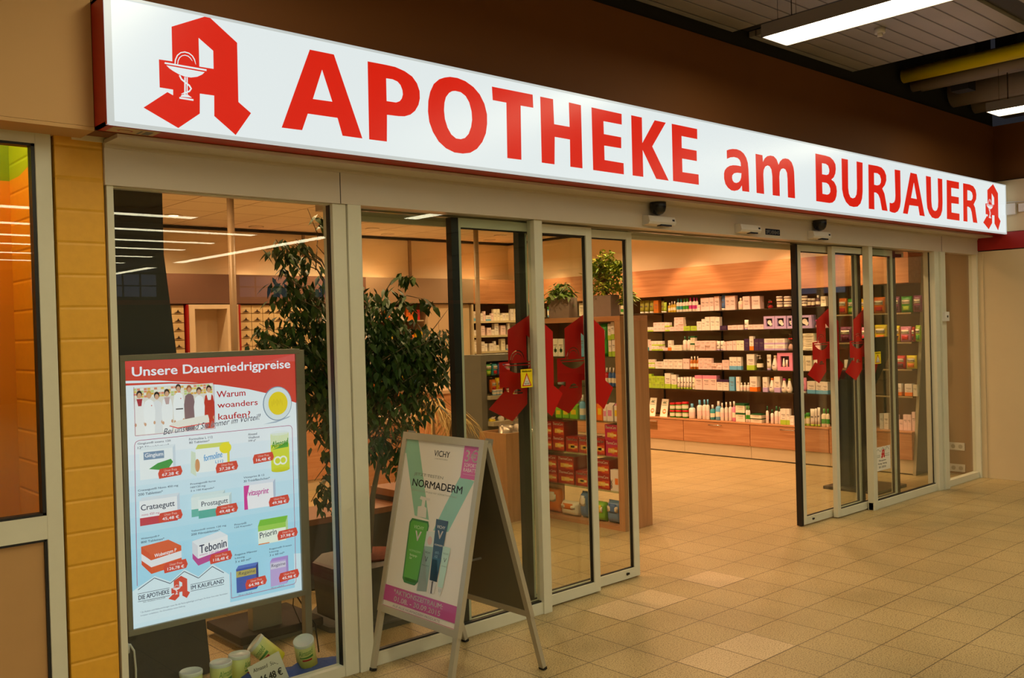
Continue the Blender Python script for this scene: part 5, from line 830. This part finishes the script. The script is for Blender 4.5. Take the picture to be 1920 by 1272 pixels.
        b_ = w*.2; m_ = MB().box(0, .09, -w*.49, -w*.49+b_, 0, h).box(0, .09, w*.49-b_, w*.49, 0, h).box(0, .09, -w*.49+b_, w*.49-b_, 0, h*.2).box(0, .09, -w*.49+b_, w*.49-b_, h*.82, h).mat(1).box(.03, .09, -w*.49+b_, w*.49-b_, h*.2, h*.82)
        P = [('gift_box', m_.mesh('giftbox', [pm(col), M('box_dark', '1a1014')]))]
        if col == 'pink': P.append(('bottle', MB().lathe([(.012, h*.2), (.018, h*.28), (.006, h*.7)], 12, (.015, w*.1, 0)).lathe([(.012, h*.2), (.014, h*.6)], 12, (.015, -w*.1, 0)).mesh('bottle', pm('white'))))
        else: P.append(('cream_pot', MB().cyl((.012, w*.03, h*.52), w*.17, .01, 20, axis='x').cyl((.004, -w*.13, h*.36), w*.12, .01, 16, axis='x').mesh('pot', pm('white'))))
    elif kind == 'card':
        m_ = MB(); v = [m_.bm.verts.new(q) for q in ((0, -w*.36, 0), (0, w*.20, 0), (.10, w*.36, h), (.10, -w*.16, h), (.012, -w*.36, 0), (.012, w*.20, 0), (.112, w*.36, h), (.112, -w*.16, h))]
        for q in ((0, 1, 2, 3), (7, 6, 5, 4), (0, 4, 5, 1), (1, 5, 6, 2), (2, 6, 7, 3), (3, 7, 4, 0)): m_._f([v[i] for i in q])
        p = Print((-.001, w*.20, 0), (0, -1, 0), (.10/h, w*.16/h, 1)); U = w*.56; p.disc(U*.55, h*.3, U*.26, pm('orange')); p.layer(); p.disc(U*.55, h*.3, U*.14, pm('yellow')); p.layer(); p.rect(U*.4, h*.26, U*.75, h*.36, pm('blush')); p.text('ABC', U*.2, h*.74, U*.75, h*.86, pm('darkgreen'), .02, .2); p.rect(U*.1, h*.64, U*.8, h*.655, pm('darkgreen'))
        o = p.obj('x'); me = o.data; bpy.data.objects.remove(o)
        P = [('leaflet_pack', m_.mesh('card', pm('sun'))), ('print', me)]
    elif kind == 'giftbag':
        P = [('gift_bag', MB().lathe([(r*.8, 0), (r, h*.2), (r*.8, h*.5), (r*.15, h*.7), (r*.6, h)], 12, (r, 0, 0), closed=False).mesh('giftbag', GL('cellophane', 'e8e0dc', 2.0, .08))), ('bow', MB().lathe([(.001, 0), (.016, .01), (.001, .02)], 10, (r-.008, -.014, h*.65)).lathe([(.001, 0), (.016, .01), (.001, .02)], 10, (r-.008, .014, h*.65)).mesh('bow', pm('red' if col != 'magenta' else 'magenta'))), ('filling', MB().lathe([(r*.6, .002), (r*.75, h*.15), (r*.4, h*.35), (.001, h*.4)], 12, (r, 0, 0)).mesh('filling', pm('red' if col == 'crimson' else 'blush')))]
    elif kind == 'therma':
        m_ = MB().box(0, .17, -w*.49, w*.49, 0, h); m_.mat(1).box(-.0006, 0, -w*.47, -w*.0, h*.1, h*.6); m_.mat(2).box(-.0008, -.0006, -w*.2, w*.3, h*.2, h*.5)
        m_.mat(3).box(-.0008, -.0002, -w*.42, w*.1, h*.28, h*.42)
        p = Print((-.0009, w*.49, 0), (0, -1, 0), (0, 0, 1)); p.text('ThermaCare', w*.05, h*.74, w*.9, h*.93, pm('cream'), .01, .15); o = p.obj('x'); me = o.data; bpy.data.objects.remove(o)
        P = [('heat_wrap_box', m_.mesh('therma', [M('therma_'+col, 'a01810' if col == 'red' else 'b81450', .35, noise=.04), M('therma_side', 'c84818'), M('therma_pic', 'e8a840', .4, noise=.5, scale=60), M('therma_pic2', 'f0d080', .4, noise=.4, scale=70)])), ('lettering', me)]
    elif kind == 'docbox':
        p = Print((-.0006, w*.3, 0), (0, 0, 1), (0, 1, 0)); p.text('doc', h*.1, -.0, h*.5, w*.3, pm('maroon'), .03); o = p.obj('x'); me = o.data; bpy.data.objects.remove(o)
        P = [('ointment_box', MB().box(0, .05, -w*.49, w*.49, 0, h).mat(1).box(-.0005, 0, -w*.45, -w*.05, h*.3, h*.6).mesh('docbox', [pm('white'), pm('orange')])), ('lettering', me)]
    _pc[k] = P; return P
ORD = ['first', 'second', 'third', 'fourth', 'fifth', 'sixth', 'seventh', 'eighth', 'ninth', 'tenth', 'eleventh', 'twelfth', 'thirteenth', 'fourteenth', 'fifteenth', 'sixteenth', 'seventeenth', 'eighteenth', 'nineteenth', 'twentieth']
def ordn(i):
    if i < 20: return ORD[i]
    t_, u = divmod(i+1, 10); T_ = {2: 'twenty', 3: 'thirty', 4: 'forty', 5: 'fifty'}
    return {2: 'twentieth', 3: 'thirtieth', 4: 'fortieth', 5: 'fiftieth'}[t_] if u == 0 else T_[t_]+'-'+ORD[u-1]
def place(kind, x, y, z, w, h, col, col2, label, group, rz=0):
    P = proto(kind, w, h, col, col2); o = mk(NAMES[kind], P[0][1]); o.location = (x, y, z); o.rotation_euler = (0, 0, rz); tag(o, label, CAT[kind], group)
    for nm, me in P[1:]: mk(nm, me, o)
    return o
KW = dict(box='box', tube='tube', bottle='bottle', jar='jar', bag='candy bag', giftbox='window gift box', pear='pear-shaped bottle', pump='pump bottle', card='pack leaning back', giftbag='tied gift bag', pouch='pouch', carton='carton', therma='heat wrap box', docbox='doc ointment box', pack='soft pack')
def stock(items, x0, zb, where, group, eps=.0005):
    cols = []
    for it in items:
        kind, ya, yb, h, c1 = it[:5]; c2 = it[5] if len(it) > 5 else ''; tiers = it[6] if len(it) > 6 else 1; nc = it[7] if len(it) > 7 else 1
        if it[0] == 'jar' and len(it) > 6: tiers = it[6]
        wd = (ya-yb)/nc
        for c in range(nc):
            for t_ in range(tiers): cols.append((ya-wd*(c+.5), t_, tiers, kind, wd, h/tiers, c1, c2))
    ymids = sorted({round(q[0], 4) for q in cols}, reverse=True); idx = {y: i for i, y in enumerate(ymids)}
    rr = random.Random(len(items)*7+int(zb*100))
    for y, t_, tiers, kind, wd, h, c1, c2 in cols:
        cw = WORD.get(c1, c1); pos = ordn(idx[round(y, 4)]); lv = '' if tiers == 1 else (', stack bottom' if t_ == 0 else (', stack top' if t_ == tiers-1 else ', %s up its stack' % ORD[t_]))
        x = x0+rr.random()*.012
        place(kind, x, y, zb+t_*h+eps, wd, h-.0004, c1, c2, '%s %s, %s from the left on %s%s' % (cw, KW[kind], pos, where, lv), group)
NM = {'1': (1.80, 'the top right-wall shelf'), '2': (1.557, 'the second right-wall shelf'), '3': (1.306, 'the third right-wall shelf'), '4': (1.07, 'the fourth right-wall shelf'), '5': (.813, 'the lowest right-wall shelf'), '6': (.44, 'the right-wall drawer tops')}
for k, (z, wh_) in NM.items(): stock(SH[k], 9.625 if k != '6' else 9.62, z, wh_, 'products on '+wh_)
for k, z, wh_ in (('7', 1.70, 'the top candy shelf'), ('8', 1.39, 'the second candy shelf'), ('9', 1.105, 'the third candy shelf'), ('10', .82, 'the fourth candy shelf'), ('11', .455, 'the candy drawer top')): stock(SH[k], 9.665, z, wh_, 'products on '+wh_)
# candy bag lettering
# far stretch of the wall shelves, seen above the island shelf
rr = random.Random(8); q = []
y = 10.1
while y > 8.3:
    wd = rr.choice((.05, .07, .09)); q.append((rr.choice(('bottle', 'box', 'bottle', 'jar')), y, y-wd, rr.choice((.13, .16, .18)), rr.choice(('white', 'cream', 'wine', 'skyblue')), rr.choice(('white', 'green')))); y -= wd+rr.random()*.09
stock(q, 9.63, 1.80, 'the far top wall shelf', 'products on the far end of the top wall shelf')
t = thing('hand_note', 'white paper note lying on the third candy shelf', 'paper', (9.66, 5.2, 1.105)); MB().box(9.645, 9.648, 5.11, 5.2, 1.11, 1.20).obj('sheet', mwht, t)

# ================================================================ ISLAND SHELF (gondola)
GX0, GX1, GY0, GY1 = 5.62, 5.96, 4.93, 5.965
gd = thing('island_shelf', 'free-standing wooden shelf full of red heat wrap boxes just inside the doors', 'shelf unit', (5.79, 5.44, 0))
MB().box(GX0, GX1, GY0, GY0+.06, 0, 1.68, .002).obj('side_panel', mwz, gd); MB().box(GX0, GX1, GY1-.03, GY1, 0, 1.68, .002).obj('side_panel', mwz, gd)
MB().box(GX0, GX1, GY0, GY1, 1.68, 1.722, .002).obj('top_board', mwd, gd); MB().box(GX0, GX1, GY0+.06, GY1-.03, 0, .033).obj('bottom_board', mwd, gd)
for z in (1.395, 1.153, .866, .585, .305): MB().box(GX0+.012, GX1-.01, GY0+.061, GY1-.031, z-.008, z).obj('glass_shelf', mgs, gd); 
MB().box(GX1-.012, GX1-.002, GY0+.061, GY1-.031, .87, 1.68).obj('back_panel', M('taupe_back', '8a7560', .6), gd)
for k, z, wh_ in (('top', 1.722, 'the island shelf top'), ('a', 1.395, 'the highest island glass shelf'), ('b', 1.153, 'the second island glass shelf'), ('low', .866, 'the third island glass shelf'), ('tc1', .585, 'the fourth island glass shelf'), ('tc2', .305, 'the lowest island glass shelf'), ('bot', .033, 'the island bottom board')):
    stock(GZ[k], 5.66 if k != 'top' else 5.64, z, wh_, 'products on '+wh_, .001)
# ---- planters with plants on it
def leafy(name, parent, spots, n, ln, wd, mat, seed, droop=.5, flat=.5):
    r_ = random.Random(seed); m_ = MB()
    for _ in range(n):
        (cx, cy_, cz), (rx, ry, rz_) = r_.choice(spots)
        u = r_.random()*2*PI; v = r_.uniform(-1, 1); k = r_.random()**.4; s = (1-v*v)**.5
        P_ = Vector((cx+rx*k*s*math.cos(u), cy_+ry*k*s*math.sin(u), cz+rz_*k*v)); L_ = ln*r_.uniform(.6, 1.25); W_2 = wd*r_.uniform(.7, 1.2)
        a = r_.random()*2*PI; d = Vector((math.cos(a), math.sin(a), -droop+r_.uniform(-flat, flat))).normalized(); sd_ = d.cross(Vector((0, 0, 1))).normalized(); nn_ = sd_.cross(d).normalized()
        sd_ = (sd_+nn_*r_.uniform(-.8, .8)).normalized()
        b = [P_, P_+d*L_*.35+sd_*W_2/2, P_+d*L_*.35-sd_*W_2/2, P_+d*L_*.7+sd_*W_2*.36-Vector((0, 0, L_*.08)), P_+d*L_*.7-sd_*W_2*.36-Vector((0, 0, L_*.08)), P_+d*L_-Vector((0, 0, L_*.22))]
        mid = P_+d*L_*.4-nn_*W_2*.1; V = [m_.bm.verts.new(q_) for q_ in b]
        m_.mi = r_.randrange(2); m_._f((V[0], V[1], V[2])); m_._f((V[2], V[1], V[3], V[4])); m_._f((V[4], V[3], V[5]))
    return m_.obj(name, mat, parent)
mplt = M('planter_grey', '98867a', .8, noise=.12, scale=25, bump=.2); mgl = M('leaf_yellowgreen', 'a4b22c', .5, noise=.3, scale=14); mgm = M('leaf_midgreen', '6a8c28', .5, noise=.3, scale=14); mst = M('stem_brown', '8a6a3a', .7, noise=.2); msoil = M('soil', '3a2416', .95, noise=.3, scale=40)
def planter(x, y0, y1, z0, h, lb, nm='potted_plant'):
    t = thing(nm, lb, 'plant', (x+.1, (y0+y1)/2, z0)); MB().box(x, x+.11, y0, y1, z0, z0+h, .004).obj('pot', mplt, t); MB().box(x+.012, x+.098, y0+.015, y1-.015, z0+h, z0+h+.003).obj('soil', msoil, t); return t
t = planter(5.73, 5.60, 5.845, 1.723, .175, 'small leafy plant in a grey box planter on the left of the island shelf top')
leafy('foliage', t, [((5.78, 5.73, 1.97), (.1, .13, .07)), ((5.74, 5.74, 1.92), (.12, .17, .05))], 230, .075, .03, [mgm, M('leaf_grey', '7c8a50', .5, noise=.2)], 5, .4)
t = planter(5.73, 5.12, 5.335, 1.723, .175, 'bushy yellow-green plant in a grey box planter on the right of the island shelf top')
m_ = MB(); r_ = random.Random(12)
for k in range(26):
    a = r_.random()*2*PI; q = r_.uniform(.05, .26); hh = r_.uniform(.2, .38) if k else .36
    m_.tube([(5.8, 5.22, 1.9), (5.8+.3*q*math.cos(a), 5.22+.4*q*math.sin(a), 1.9+hh*.55), (5.8+q*math.cos(a)*.6, 5.22+q*math.sin(a)*.85, 1.9+hh*(1-q*.6))], .004, 5, .0015)
m_.obj('stems', mst, t)
leafy('foliage', t, [((5.8, 5.35, 2.05), (.12, .11, .12)), ((5.8, 5.10, 2.03), (.12, .12, .12)), ((5.8, 5.22, 2.14), (.1, .07, .14)), ((5.78, 5.31, 2.13), (.08, .06, .07)), ((5.8, 5.11, 2.12), (.08, .05, .06)), ((5.8, 5.22, 1.96), (.15, .22, .06)), ((5.8, 5.0, 1.87), (.08, .06, .06))], 1700, .062, .017, [mgl, mgm], 6, -.2, .9)

# ---- wooden bin, grey hook display, sachets
bn = thing('wooden_bin', 'square beech bin open at the top, left of the island shelf', 'bin', (5.42, 6.07, 0))
MB().box(5.24, 5.60, 5.90, 5.918, 0, .755).box(5.24, 5.60, 6.232, 6.25, 0, .755).box(5.24, 5.258, 5.918, 6.232, 0, .755).box(5.582, 5.60, 5.918, 6.232, 0, .755).obj('body', mwz, bn); MB().box(5.258, 5.582, 5.918, 6.232, .6, .62).obj('tray', mwx, bn)
for k, (x, y, a) in enumerate(((5.38, 5.99, .3), (5.5, 6.02, -.5), (5.42, 6.12, 1.1), (5.54, 6.12, .1))):
    tag(MB().pillow(.14, .2, .03, 6).obj('foil_packet', M('foil', 'b8a898', .25, .7, noise=.2, scale=20)), ('crumpled silvery foil packet at the front left of the wooden bin', 'silvery foil packet leaning right in the wooden bin', 'silvery foil packet at the back of the wooden bin', 'silvery foil packet at the right rear corner of the wooden bin')[k], 'packet', 'foil packets in the wooden bin')
    o = bpy.context.scene.objects[-1] if 0 else [q for q in COL.objects if q.name.startswith('foil_packet')][-1]; o.location = (x, y, .625); o.rotation_euler = (.25*math.sin(k), .9-.2*k, a)
gdsp = thing('hook_display', 'grey framed hook display with small packets behind the wooden bin', 'display stand', (5.7, 6.6, 0)); mgy = M('display_grey', '6f6c62', .5, noise=.03)
MB().box(5.49, 5.555, 6.5, 6.75, 0, 1.41).box(5.9, 5.96, 6.5, 6.75, 0, 1.41).box(5.555, 5.9, 6.5, 6.75, 1.35, 1.41).box(5.555, 5.9, 6.7, 6.75, 0, 1.35).obj('frame', mgy, gdsp)
msh = M('tray_cream', 'b8ac90', .5)
MB().box(5.555, 6.0, 6.42, 6.7, .76, .80).obj('tray', msh, gdsp); MB().box(5.555, 5.9, 6.46, 6.7, 1.0, 1.035).obj('tray', msh, gdsp)
for z in (1.33, 1.2): MB().tube([(5.62, 6.7, z), (5.62, 6.5, z)], .003, 5).tube([(5.75, 6.7, z), (5.75, 6.5, z)], .003, 5).obj('hooks', mchr, gdsp)
for k, (x, z, w_, h_, c) in enumerate(((5.60, 1.215, .085, .12, 'green'), (5.68, 1.215, .07, .12, 'teal'), (5.76, 1.215, .085, .12, 'blue'), (5.84, 1.215, .07, .12, 'pink'), (5.66, 1.06, .07, .12, 'orange'), (5.74, 1.05, .09, .145, 'yellow'), (5.84, 1.06, .08, .10, 'red'))):
    o = place('bag', x, 6.52, z, w_, h_, c if c in HX else 'red', '', '%s sweet packet on the grey hook display, %s' % (c, 'upper row' if k < 4 else 'lower row'), 'sweet packets on the hook display'); o.rotation_euler = (0, 0, PI/2)
for k, (x, c) in enumerate(((5.62, 'skyblue'), (5.66, 'skyblue'), (5.70, 'skyblue'), (5.8, 'orange'), (5.85, 'yellow'))):
    place('jar', x, 6.5, 1.0361, .04, .05, c, 'white', '%s little tin on the upper tray of the hook display' % WORD.get(c, c)+', %s from the left' % ORD[k], 'tins on the hook display')
for k in range(9):
    o = place('pouch', 5.6+.04*k, 6.46+.03*(k % 3), .803, .06, .05, ('yellow', 'cream', 'plum', 'white', 'brown')[k % 5], '', '%s sachet heaped on the lower tray of the hook display, %s from the left' % (('yellow', 'cream', 'plum', 'white', 'brown')[k % 5], ORD[k]), 'sachets on the hook display'); o.rotation_euler = (0, .8-.15*k, PI/2+.4*k)

# ---- dark info stand seen through the right doors
st = thing('info_stand', 'dark grey pedestal with a tilted panel behind the right door leaves', 'stand', (8.62, 4.5, 0)); mds = M('stand_dark', '26282c', .35, .2)
MB().box(8.32, 8.90, 4.18, 4.74, 0, .03, .004).obj('base_plate', M('stand_base', '3a342c', .35), st); MB().box(8.40, 8.92, 4.5, 4.60, .03, 1.15, .004).obj('column', mds, st)
MB().prism([(8.42, 1.0), (9.0, .98), (9.52, 1.46), (8.62, 1.45)], 'y', 4.52, 4.56).obj('panel', M('panel_darkgreen', '16241c', .3), st)

# ================================================================ FICUS
fi = thing('ficus_tree', 'tall dark weeping fig in a grey planter behind the left door pane', 'tree', (2.96, 4.62, 0))
mpo = M('planter_slate', '4a4844', .6, noise=.15, scale=14)
oc = lambda r, z, k=8: [(2.96+r*math.cos(PI/k+2*PI*i/k), 4.62+r*math.sin(PI/k+2*PI*i/k)) for i in range(k)]
def frus(mb, r0, z0, r1, z1):
    A = [mb.bm.verts.new((x, y, z0)) for x, y in oc(r0, 0)]; B = [mb.bm.verts.new((x, y, z1)) for x, y in oc(r1, 0)]
    for i in range(8): mb._f((A[i], A[(i+1) % 8], B[(i+1) % 8], B[i]))
    mb._f(A[::-1]); mb._f(B); return mb
frus(frus(frus(MB(), .33, 0, .33, .03), .30, .03, .27, .05), .265, .05, .285, .34).obj('pot', mpo, fi)
MB().cyl((3.03, 4.62, .340), .17, .012, 20).obj('bark_mulch', M('mulch', '6a2c14', .95, noise=.5, scale=60, bump=.6), fi)
m_ = MB(); m_.tube([(2.94, 4.6, .37), (2.92, 4.6, .8), (2.97, 4.6, 1.2), (2.93, 4.62, 1.6), (2.9, 4.63, 2.05)], .03, 10, .012).tube([(3.0, 4.64, .37), (2.97, 4.6, .75), (2.92, 4.62, 1.1), (2.98, 4.66, 1.5), (3.0, 4.7, 1.9)], .025, 10, .01).tube([(2.98, 4.58, .37), (3.02, 4.58, .7), (3.12, 4.6, 1.0), (3.25, 4.62, 1.3)], .02, 8, .008)
m_.obj('trunk', M('bark', '7a6a50', .8, noise=.3, scale=25), fi)
mlf = [M('leaf_dark', '2e4c1c', .5, noise=.35, scale=18), M('leaf_dark2', '456428', .5, noise=.35, scale=18)]
cl = [((3.15, 4.62, 1.45), (.34, .26, .3)), ((3.35, 4.62, 1.35), (.24, .22, .26)), ((3.1, 4.6, 1.75), (.26, .22, .18)), ((2.72, 4.62, 1.5), (.24, .24, .3)), ((3.05, 4.6, 1.12), (.3, .24, .24)), ((2.62, 4.6, 1.85), (.2, .2, .2)), ((2.55, 4.6, 2.1), (.13, .14, .1)), ((2.42, 4.6, 1.55), (.14, .15, .2)), ((2.6, 4.6, 1.62), (.2, .2, .14)), ((2.66, 4.6, 1.4), (.16, .2, .2)), ((3.28, 4.62, 1.55), (.3, .2, .18)), ((3.5, 4.62, 1.5), (.2, .16, .18)), ((3.0, 4.6, 1.55), (.2, .2, .25)), ((2.75, 4.6, 1.05), (.1, .15, .2)), ((2.8, 4.62, 1.25), (.25, .2, .2)), ((3.2, 4.6, .9), (.12, .14, .12)), ((2.75, 4.6, .75), (.1, .12, .12))]
m_ = MB(); r_ = random.Random(2)
for (cx, cy_, cz), (rx, ry, rz_) in cl:
    for k in range(7):
        e = (cx+rx*r_.uniform(-1, 1), cy_+ry*r_.uniform(-1, 1), cz+rz_*r_.uniform(-.6, .9)); b0 = (2.95+.1*(cx-2.95), 4.62, max(.9, cz-.35))
        m_.tube([b0, ((b0[0]+e[0])/2, (b0[1]+e[1])/2, (b0[2]+e[2])/2+.1), e], .006, 5, .002)
for pts in ([(2.7, 4.6, 2.0), (2.72, 4.6, 2.2), (2.66, 4.6, 2.34)], [(3.1, 4.6, 1.8), (3.2, 4.58, 1.95), (3.32, 4.56, 1.98)], [(3.1, 4.6, 1.75), (3.3, 4.58, 1.86), (3.45, 4.56, 1.83)], [(3.3, 4.6, 1.5), (3.5, 4.58, 1.66), (3.62, 4.58, 1.78)], [(2.6, 4.6, 2.0), (2.5, 4.58, 2.13), (2.38, 4.56, 2.1)]): m_.tube(pts, .005, 5, .0015)
m_.obj('branches', M('bark'), fi)
sp = []
for c_1, r_1 in cl: sp += [(c_1, r_1)]*max(1, int(r_1[0]*r_1[2]*90))
leafy('foliage', fi, sp, 4600, .068, .027, mlf, 21, 1.0, .5)
leafy('sprigs', fi, [((2.74, 4.6, 2.28), (.07, .04, .06)), ((3.28, 4.57, 1.97), (.1, .03, .03)), ((3.42, 4.57, 1.82), (.09, .03, .04)), ((3.6, 4.58, 1.68), (.1, .04, .12)), ((2.44, 4.57, 2.1), (.1, .03, .04)), ((2.5, 4.6, 1.9), (.1, .1, .1))], 80, .085, .035, mlf, 9, .8, .4)

# ---- dracaena with hanging straw-coloured leaves
dr = thing('dracaena_plant', 'spiky straw-coloured dracaena behind the A-board and the left doors', 'plant', (4.6, 6.0, 0))
MB().lathe([(.13, 0), (.17, .3), (.175, .32), (.15, .32)], 24, (4.6, 6.0, 0)).obj('pot', mpo, dr); MB().tube([(4.6, 6, .3), (4.56, 6, .7), (4.54, 6, 1.04)], .018, 8, .012).tube([(4.62, 6.02, .3), (4.7, 6.02, .6), (4.76, 6.02, .92)], .016, 8, .012).obj('stems', mst, dr)
m_ = MB(); r_ = random.Random(31)
for cx, cz in ((4.54, 1.06), (4.77, .94)):
    for k in range(95):
        a = r_.random()*2*PI; L_ = r_.uniform(.2, .34); up = r_.uniform(-.5, 1.1); c0 = Vector((cx, 6.0, cz)); d = Vector((math.cos(a), math.sin(a), 0)); pts = [c0+d*L_*t_*(1-.15*t_)+Vector((0, 0, L_*(up*t_-(.5+max(0, up))*1.15*t_*t_))) for t_ in (0, .35, .7, 1)]
        s_2 = d.cross(Vector((0, 0, 1)))*.012; V = [(m_.bm.verts.new(p_-s_2*(1-i/3.2)), m_.bm.verts.new(p_+s_2*(1-i/3.2))) for i, p_ in enumerate(pts)]
        for i in range(3): m_._f((V[i][0], V[i][1], V[i+1][1], V[i+1][0]))
m_.obj('leaves', M('leaf_straw', 'c4a460', .6, noise=.3, scale=10), dr)

# ================================================================ REAR OF THE SHOP
bnch = thing('low_plinth', 'long dark low cabinet with brown top behind the fig tree', 'cabinet', (3.6, 5.5, 0)); MB().box(2.3, 4.2, 5.31, 5.68, .01, .42).obj('body', M('plinth_dark', '3c3a36', .5), bnch); MB().box(2.28, 4.22, 5.29, 5.7, .42, .46, .003).obj('top', M('top_brown', '7a4c2c', .45), bnch)
t = thing('step_block', 'small dark-edged brown block standing on the low cabinet', 'block', (3.8, 5.5, .46)); MB().box(3.72, 4.1, 5.35, 5.62, .461, .50).obj('base', mds, t); MB().box(3.70, 4.12, 5.33, 5.64, .50, .55, .003).obj('top', M('top_brown'), t)
def counter(x0, x1, y0, y1, h, lb):
    t = thing('service_counter', lb, 'counter', ((x0+x1)/2, (y0+y1)/2, 0)); MB().box(x0+.03, x1-.03, y0+.03, y1-.03, 0, .12).obj('plinth', mpln, t); MB().box(x0, x1, y0, y1, .12, h-.04).obj('body', mwx, t); MB().box(x0-.03, x1+.03, y0-.03, y1+.03, h-.04, h, .003).obj('top', M('counter_top', 'b89a78', .3), t); return t
counter(2.6, 3.9, 8.4, 9.3, .95, 'left service counter with beech front at the back of the shop'); counter(4.4, 5.25, 8.7, 9.5, .95, 'middle service counter with beech front behind the fig tree')
counter(4.55, 5.14, 7.0, 7.5, .86, 'small counter with doc boxes right behind the fig tree foliage'); counter(6.6, 7.8, 8.6, 9.4, .95, 'right service counter behind the grey hook display')
for k, (x, z) in enumerate(((4.98, .905), (5.06, .861))):
    t = thing('ointment_box', ('upper white doc box lying on the small counter', 'lower white doc box lying on the small counter')[k], 'box', (x, 7.0, z)); MB().box(x-.1, x+.1, 6.98, 7.1, z, z+.04).mat(1).box(x+.04, x+.1, 6.979, 6.98, z, z+.04).obj('carton', [pm('white'), pm('orange')], t)
    p = Print((x-.09, 6.979, z), (1, 0, 0), (0, 0, 1)); p.text('doc', .01, .006, .09, .034, pm('red'), .03); p.obj('lettering', t)
# drawer cabinet, red framed passage
t = thing('door_passage', 'white doorway with red edges in the back wall seen above the lightbox', 'doorway', (4.6, 10.5, 0)); MB().box(4.37, 4.39, 10.28, 10.6, 0, 2.02).box(5.0, 5.015, 10.28, 10.6, 0, 2.02).obj('red_edge', mred, t); MB().box(4.39, 4.47, 10.3, 10.6, 0, 2.02).box(4.86, 5.0, 10.3, 10.6, 0, 2.02).box(4.47, 4.86, 10.3, 10.6, 1.97, 2.02).box(4.47, 4.86, 10.58, 10.6, 0, 1.97).obj('frame', M('door_pale', 'd8c4a4', .6), t)
dc = M('drawer_cream', 'd0b888', .5, noise=.05); mhd = M('handle_dark', '3a2618', .5)
def drawers(x0, nx, nz, lb, z0=1.03):
    t = thing('apothecary_cabinet', lb, 'drawer cabinet', (x0+nx*.145/2, 10.5, 0)); MB().box(x0, x0+nx*.145, 10.34, 10.69, 0, 2.02).obj('body', M('drawer_gap', '9a8058', .6), t)
    for i in range(nx):
        for j in range(nz):
            x = x0+i*.145; z = z0+j*.098
            d = MB().box(x+.003, x+.142, 10.325, 10.34, z+.003, z+.095, .003).obj('drawer', dc, t); MB().prism([(x+.03, z+.016), (x+.115, z+.016), (x+.085, z+.028), (x+.0725, z+.05), (x+.06, z+.028)], 'y', 10.315, 10.325).obj('handle', mhd, d)
drawers(5.03, 7, 10, 'cream apothecary drawer cabinet with dark handles right of the red-edged doorway'); drawers(3.92, 3, 10, 'narrow cream apothecary drawer cabinet left of the red-edged doorway')
# dark OTC shelves behind the tree and cupboard doors
ot = thing('display_shelves', 'dark shelves with colourful packs on the back wall behind the fig tree', 'shelving', (7.0, 10.5, 0)); MB().box(6.1, 7.75, 10.6, 10.69, 0, 2.02).obj('back_panel', mshb, ot)
for z in (.9, 1.2, 1.5, 1.8): MB().box(6.12, 7.73, 10.34, 10.6, z-.015, z).obj('shelf', msh, ot)
rr = random.Random(77)
for j, z in enumerate((.9, 1.2, 1.5, 1.8)):
    x = 6.16; k = 0
    while x < 7.66:
        w_ = rr.choice((.07, .09, .12)); h_ = rr.choice((.1, .14, .18)); c = rr.choice(('white', 'orange', 'red', 'skyblue', 'cream', 'pink', 'white', 'yellow'))
        o = place('box', x+w_/2, 10.37, z+.0005, w_, h_, c, '', '%s box, %s dark back shelf, %s from the left' % (WORD.get(c, c), ('lowest', 'second', 'third', 'top')[j], ordn(k)), 'packs on the dark back shelves', PI/2); x += w_+rr.random()*.05+.005; k += 1
cpb = thing('tall_cupboard', 'tall pale ribbed cupboard on the back wall between the fig and the black door edge', 'cupboard', (8.15, 10.5, 0)); MB().box(7.8, 8.55, 10.36, 10.69, 0, 2.02).obj('body', M('cupboard_cream', 'c8b08a', .6), cpb)
for i in range(4): MB().box(7.802+i*.187, 7.802+i*.187+.183, 10.34, 10.36, .02, 2.0, .002).obj('door', M('cupboard_cream'), cpb)
bk = thing('back_shelves', 'light shelves with white medicine boxes on the back wall left of the right wall unit', 'shelving', (9.1, 10.5, 0)); MB().box(8.57, 9.55, 10.62, 10.69, 0, 2.01).obj('back_panel', mshb, bk); MB().box(8.56, 8.59, 10.3, 10.62, 0, 2.01).obj('side_panel', mpln, bk)
msl2 = M('shelf_pale', 'c8b890', .5)
for z in (1.77, 1.56, 1.33, 1.10, .87, .6): MB().box(8.59, 9.58, 10.3, 10.62, z-.03, z).obj('shelf', msl2, bk)
rr = random.Random(5)
for j, z in enumerate((1.77, 1.56, 1.33, 1.10, .87)):
    x = 8.61; k = 0
    while x < 9.45:
        w_ = rr.choice((.045, .06, .08, .1)); h_ = rr.choice((.08, .11, .14, .17)); c = rr.choice(('white', 'cream', 'white', 'blush', 'bluewhite'))
        place('box', x+w_/2, 10.33, z+.0005, w_, h_, c, '', '%s medicine box on %s light back shelf, %s from the left' % (WORD.get(c, c), ('top', 'second', 'third', 'fourth', 'fifth')[j], ordn(k)), 'medicine boxes on the light back shelves', PI/2); x += w_+rr.choice((.003, .003, .04)); k += 1
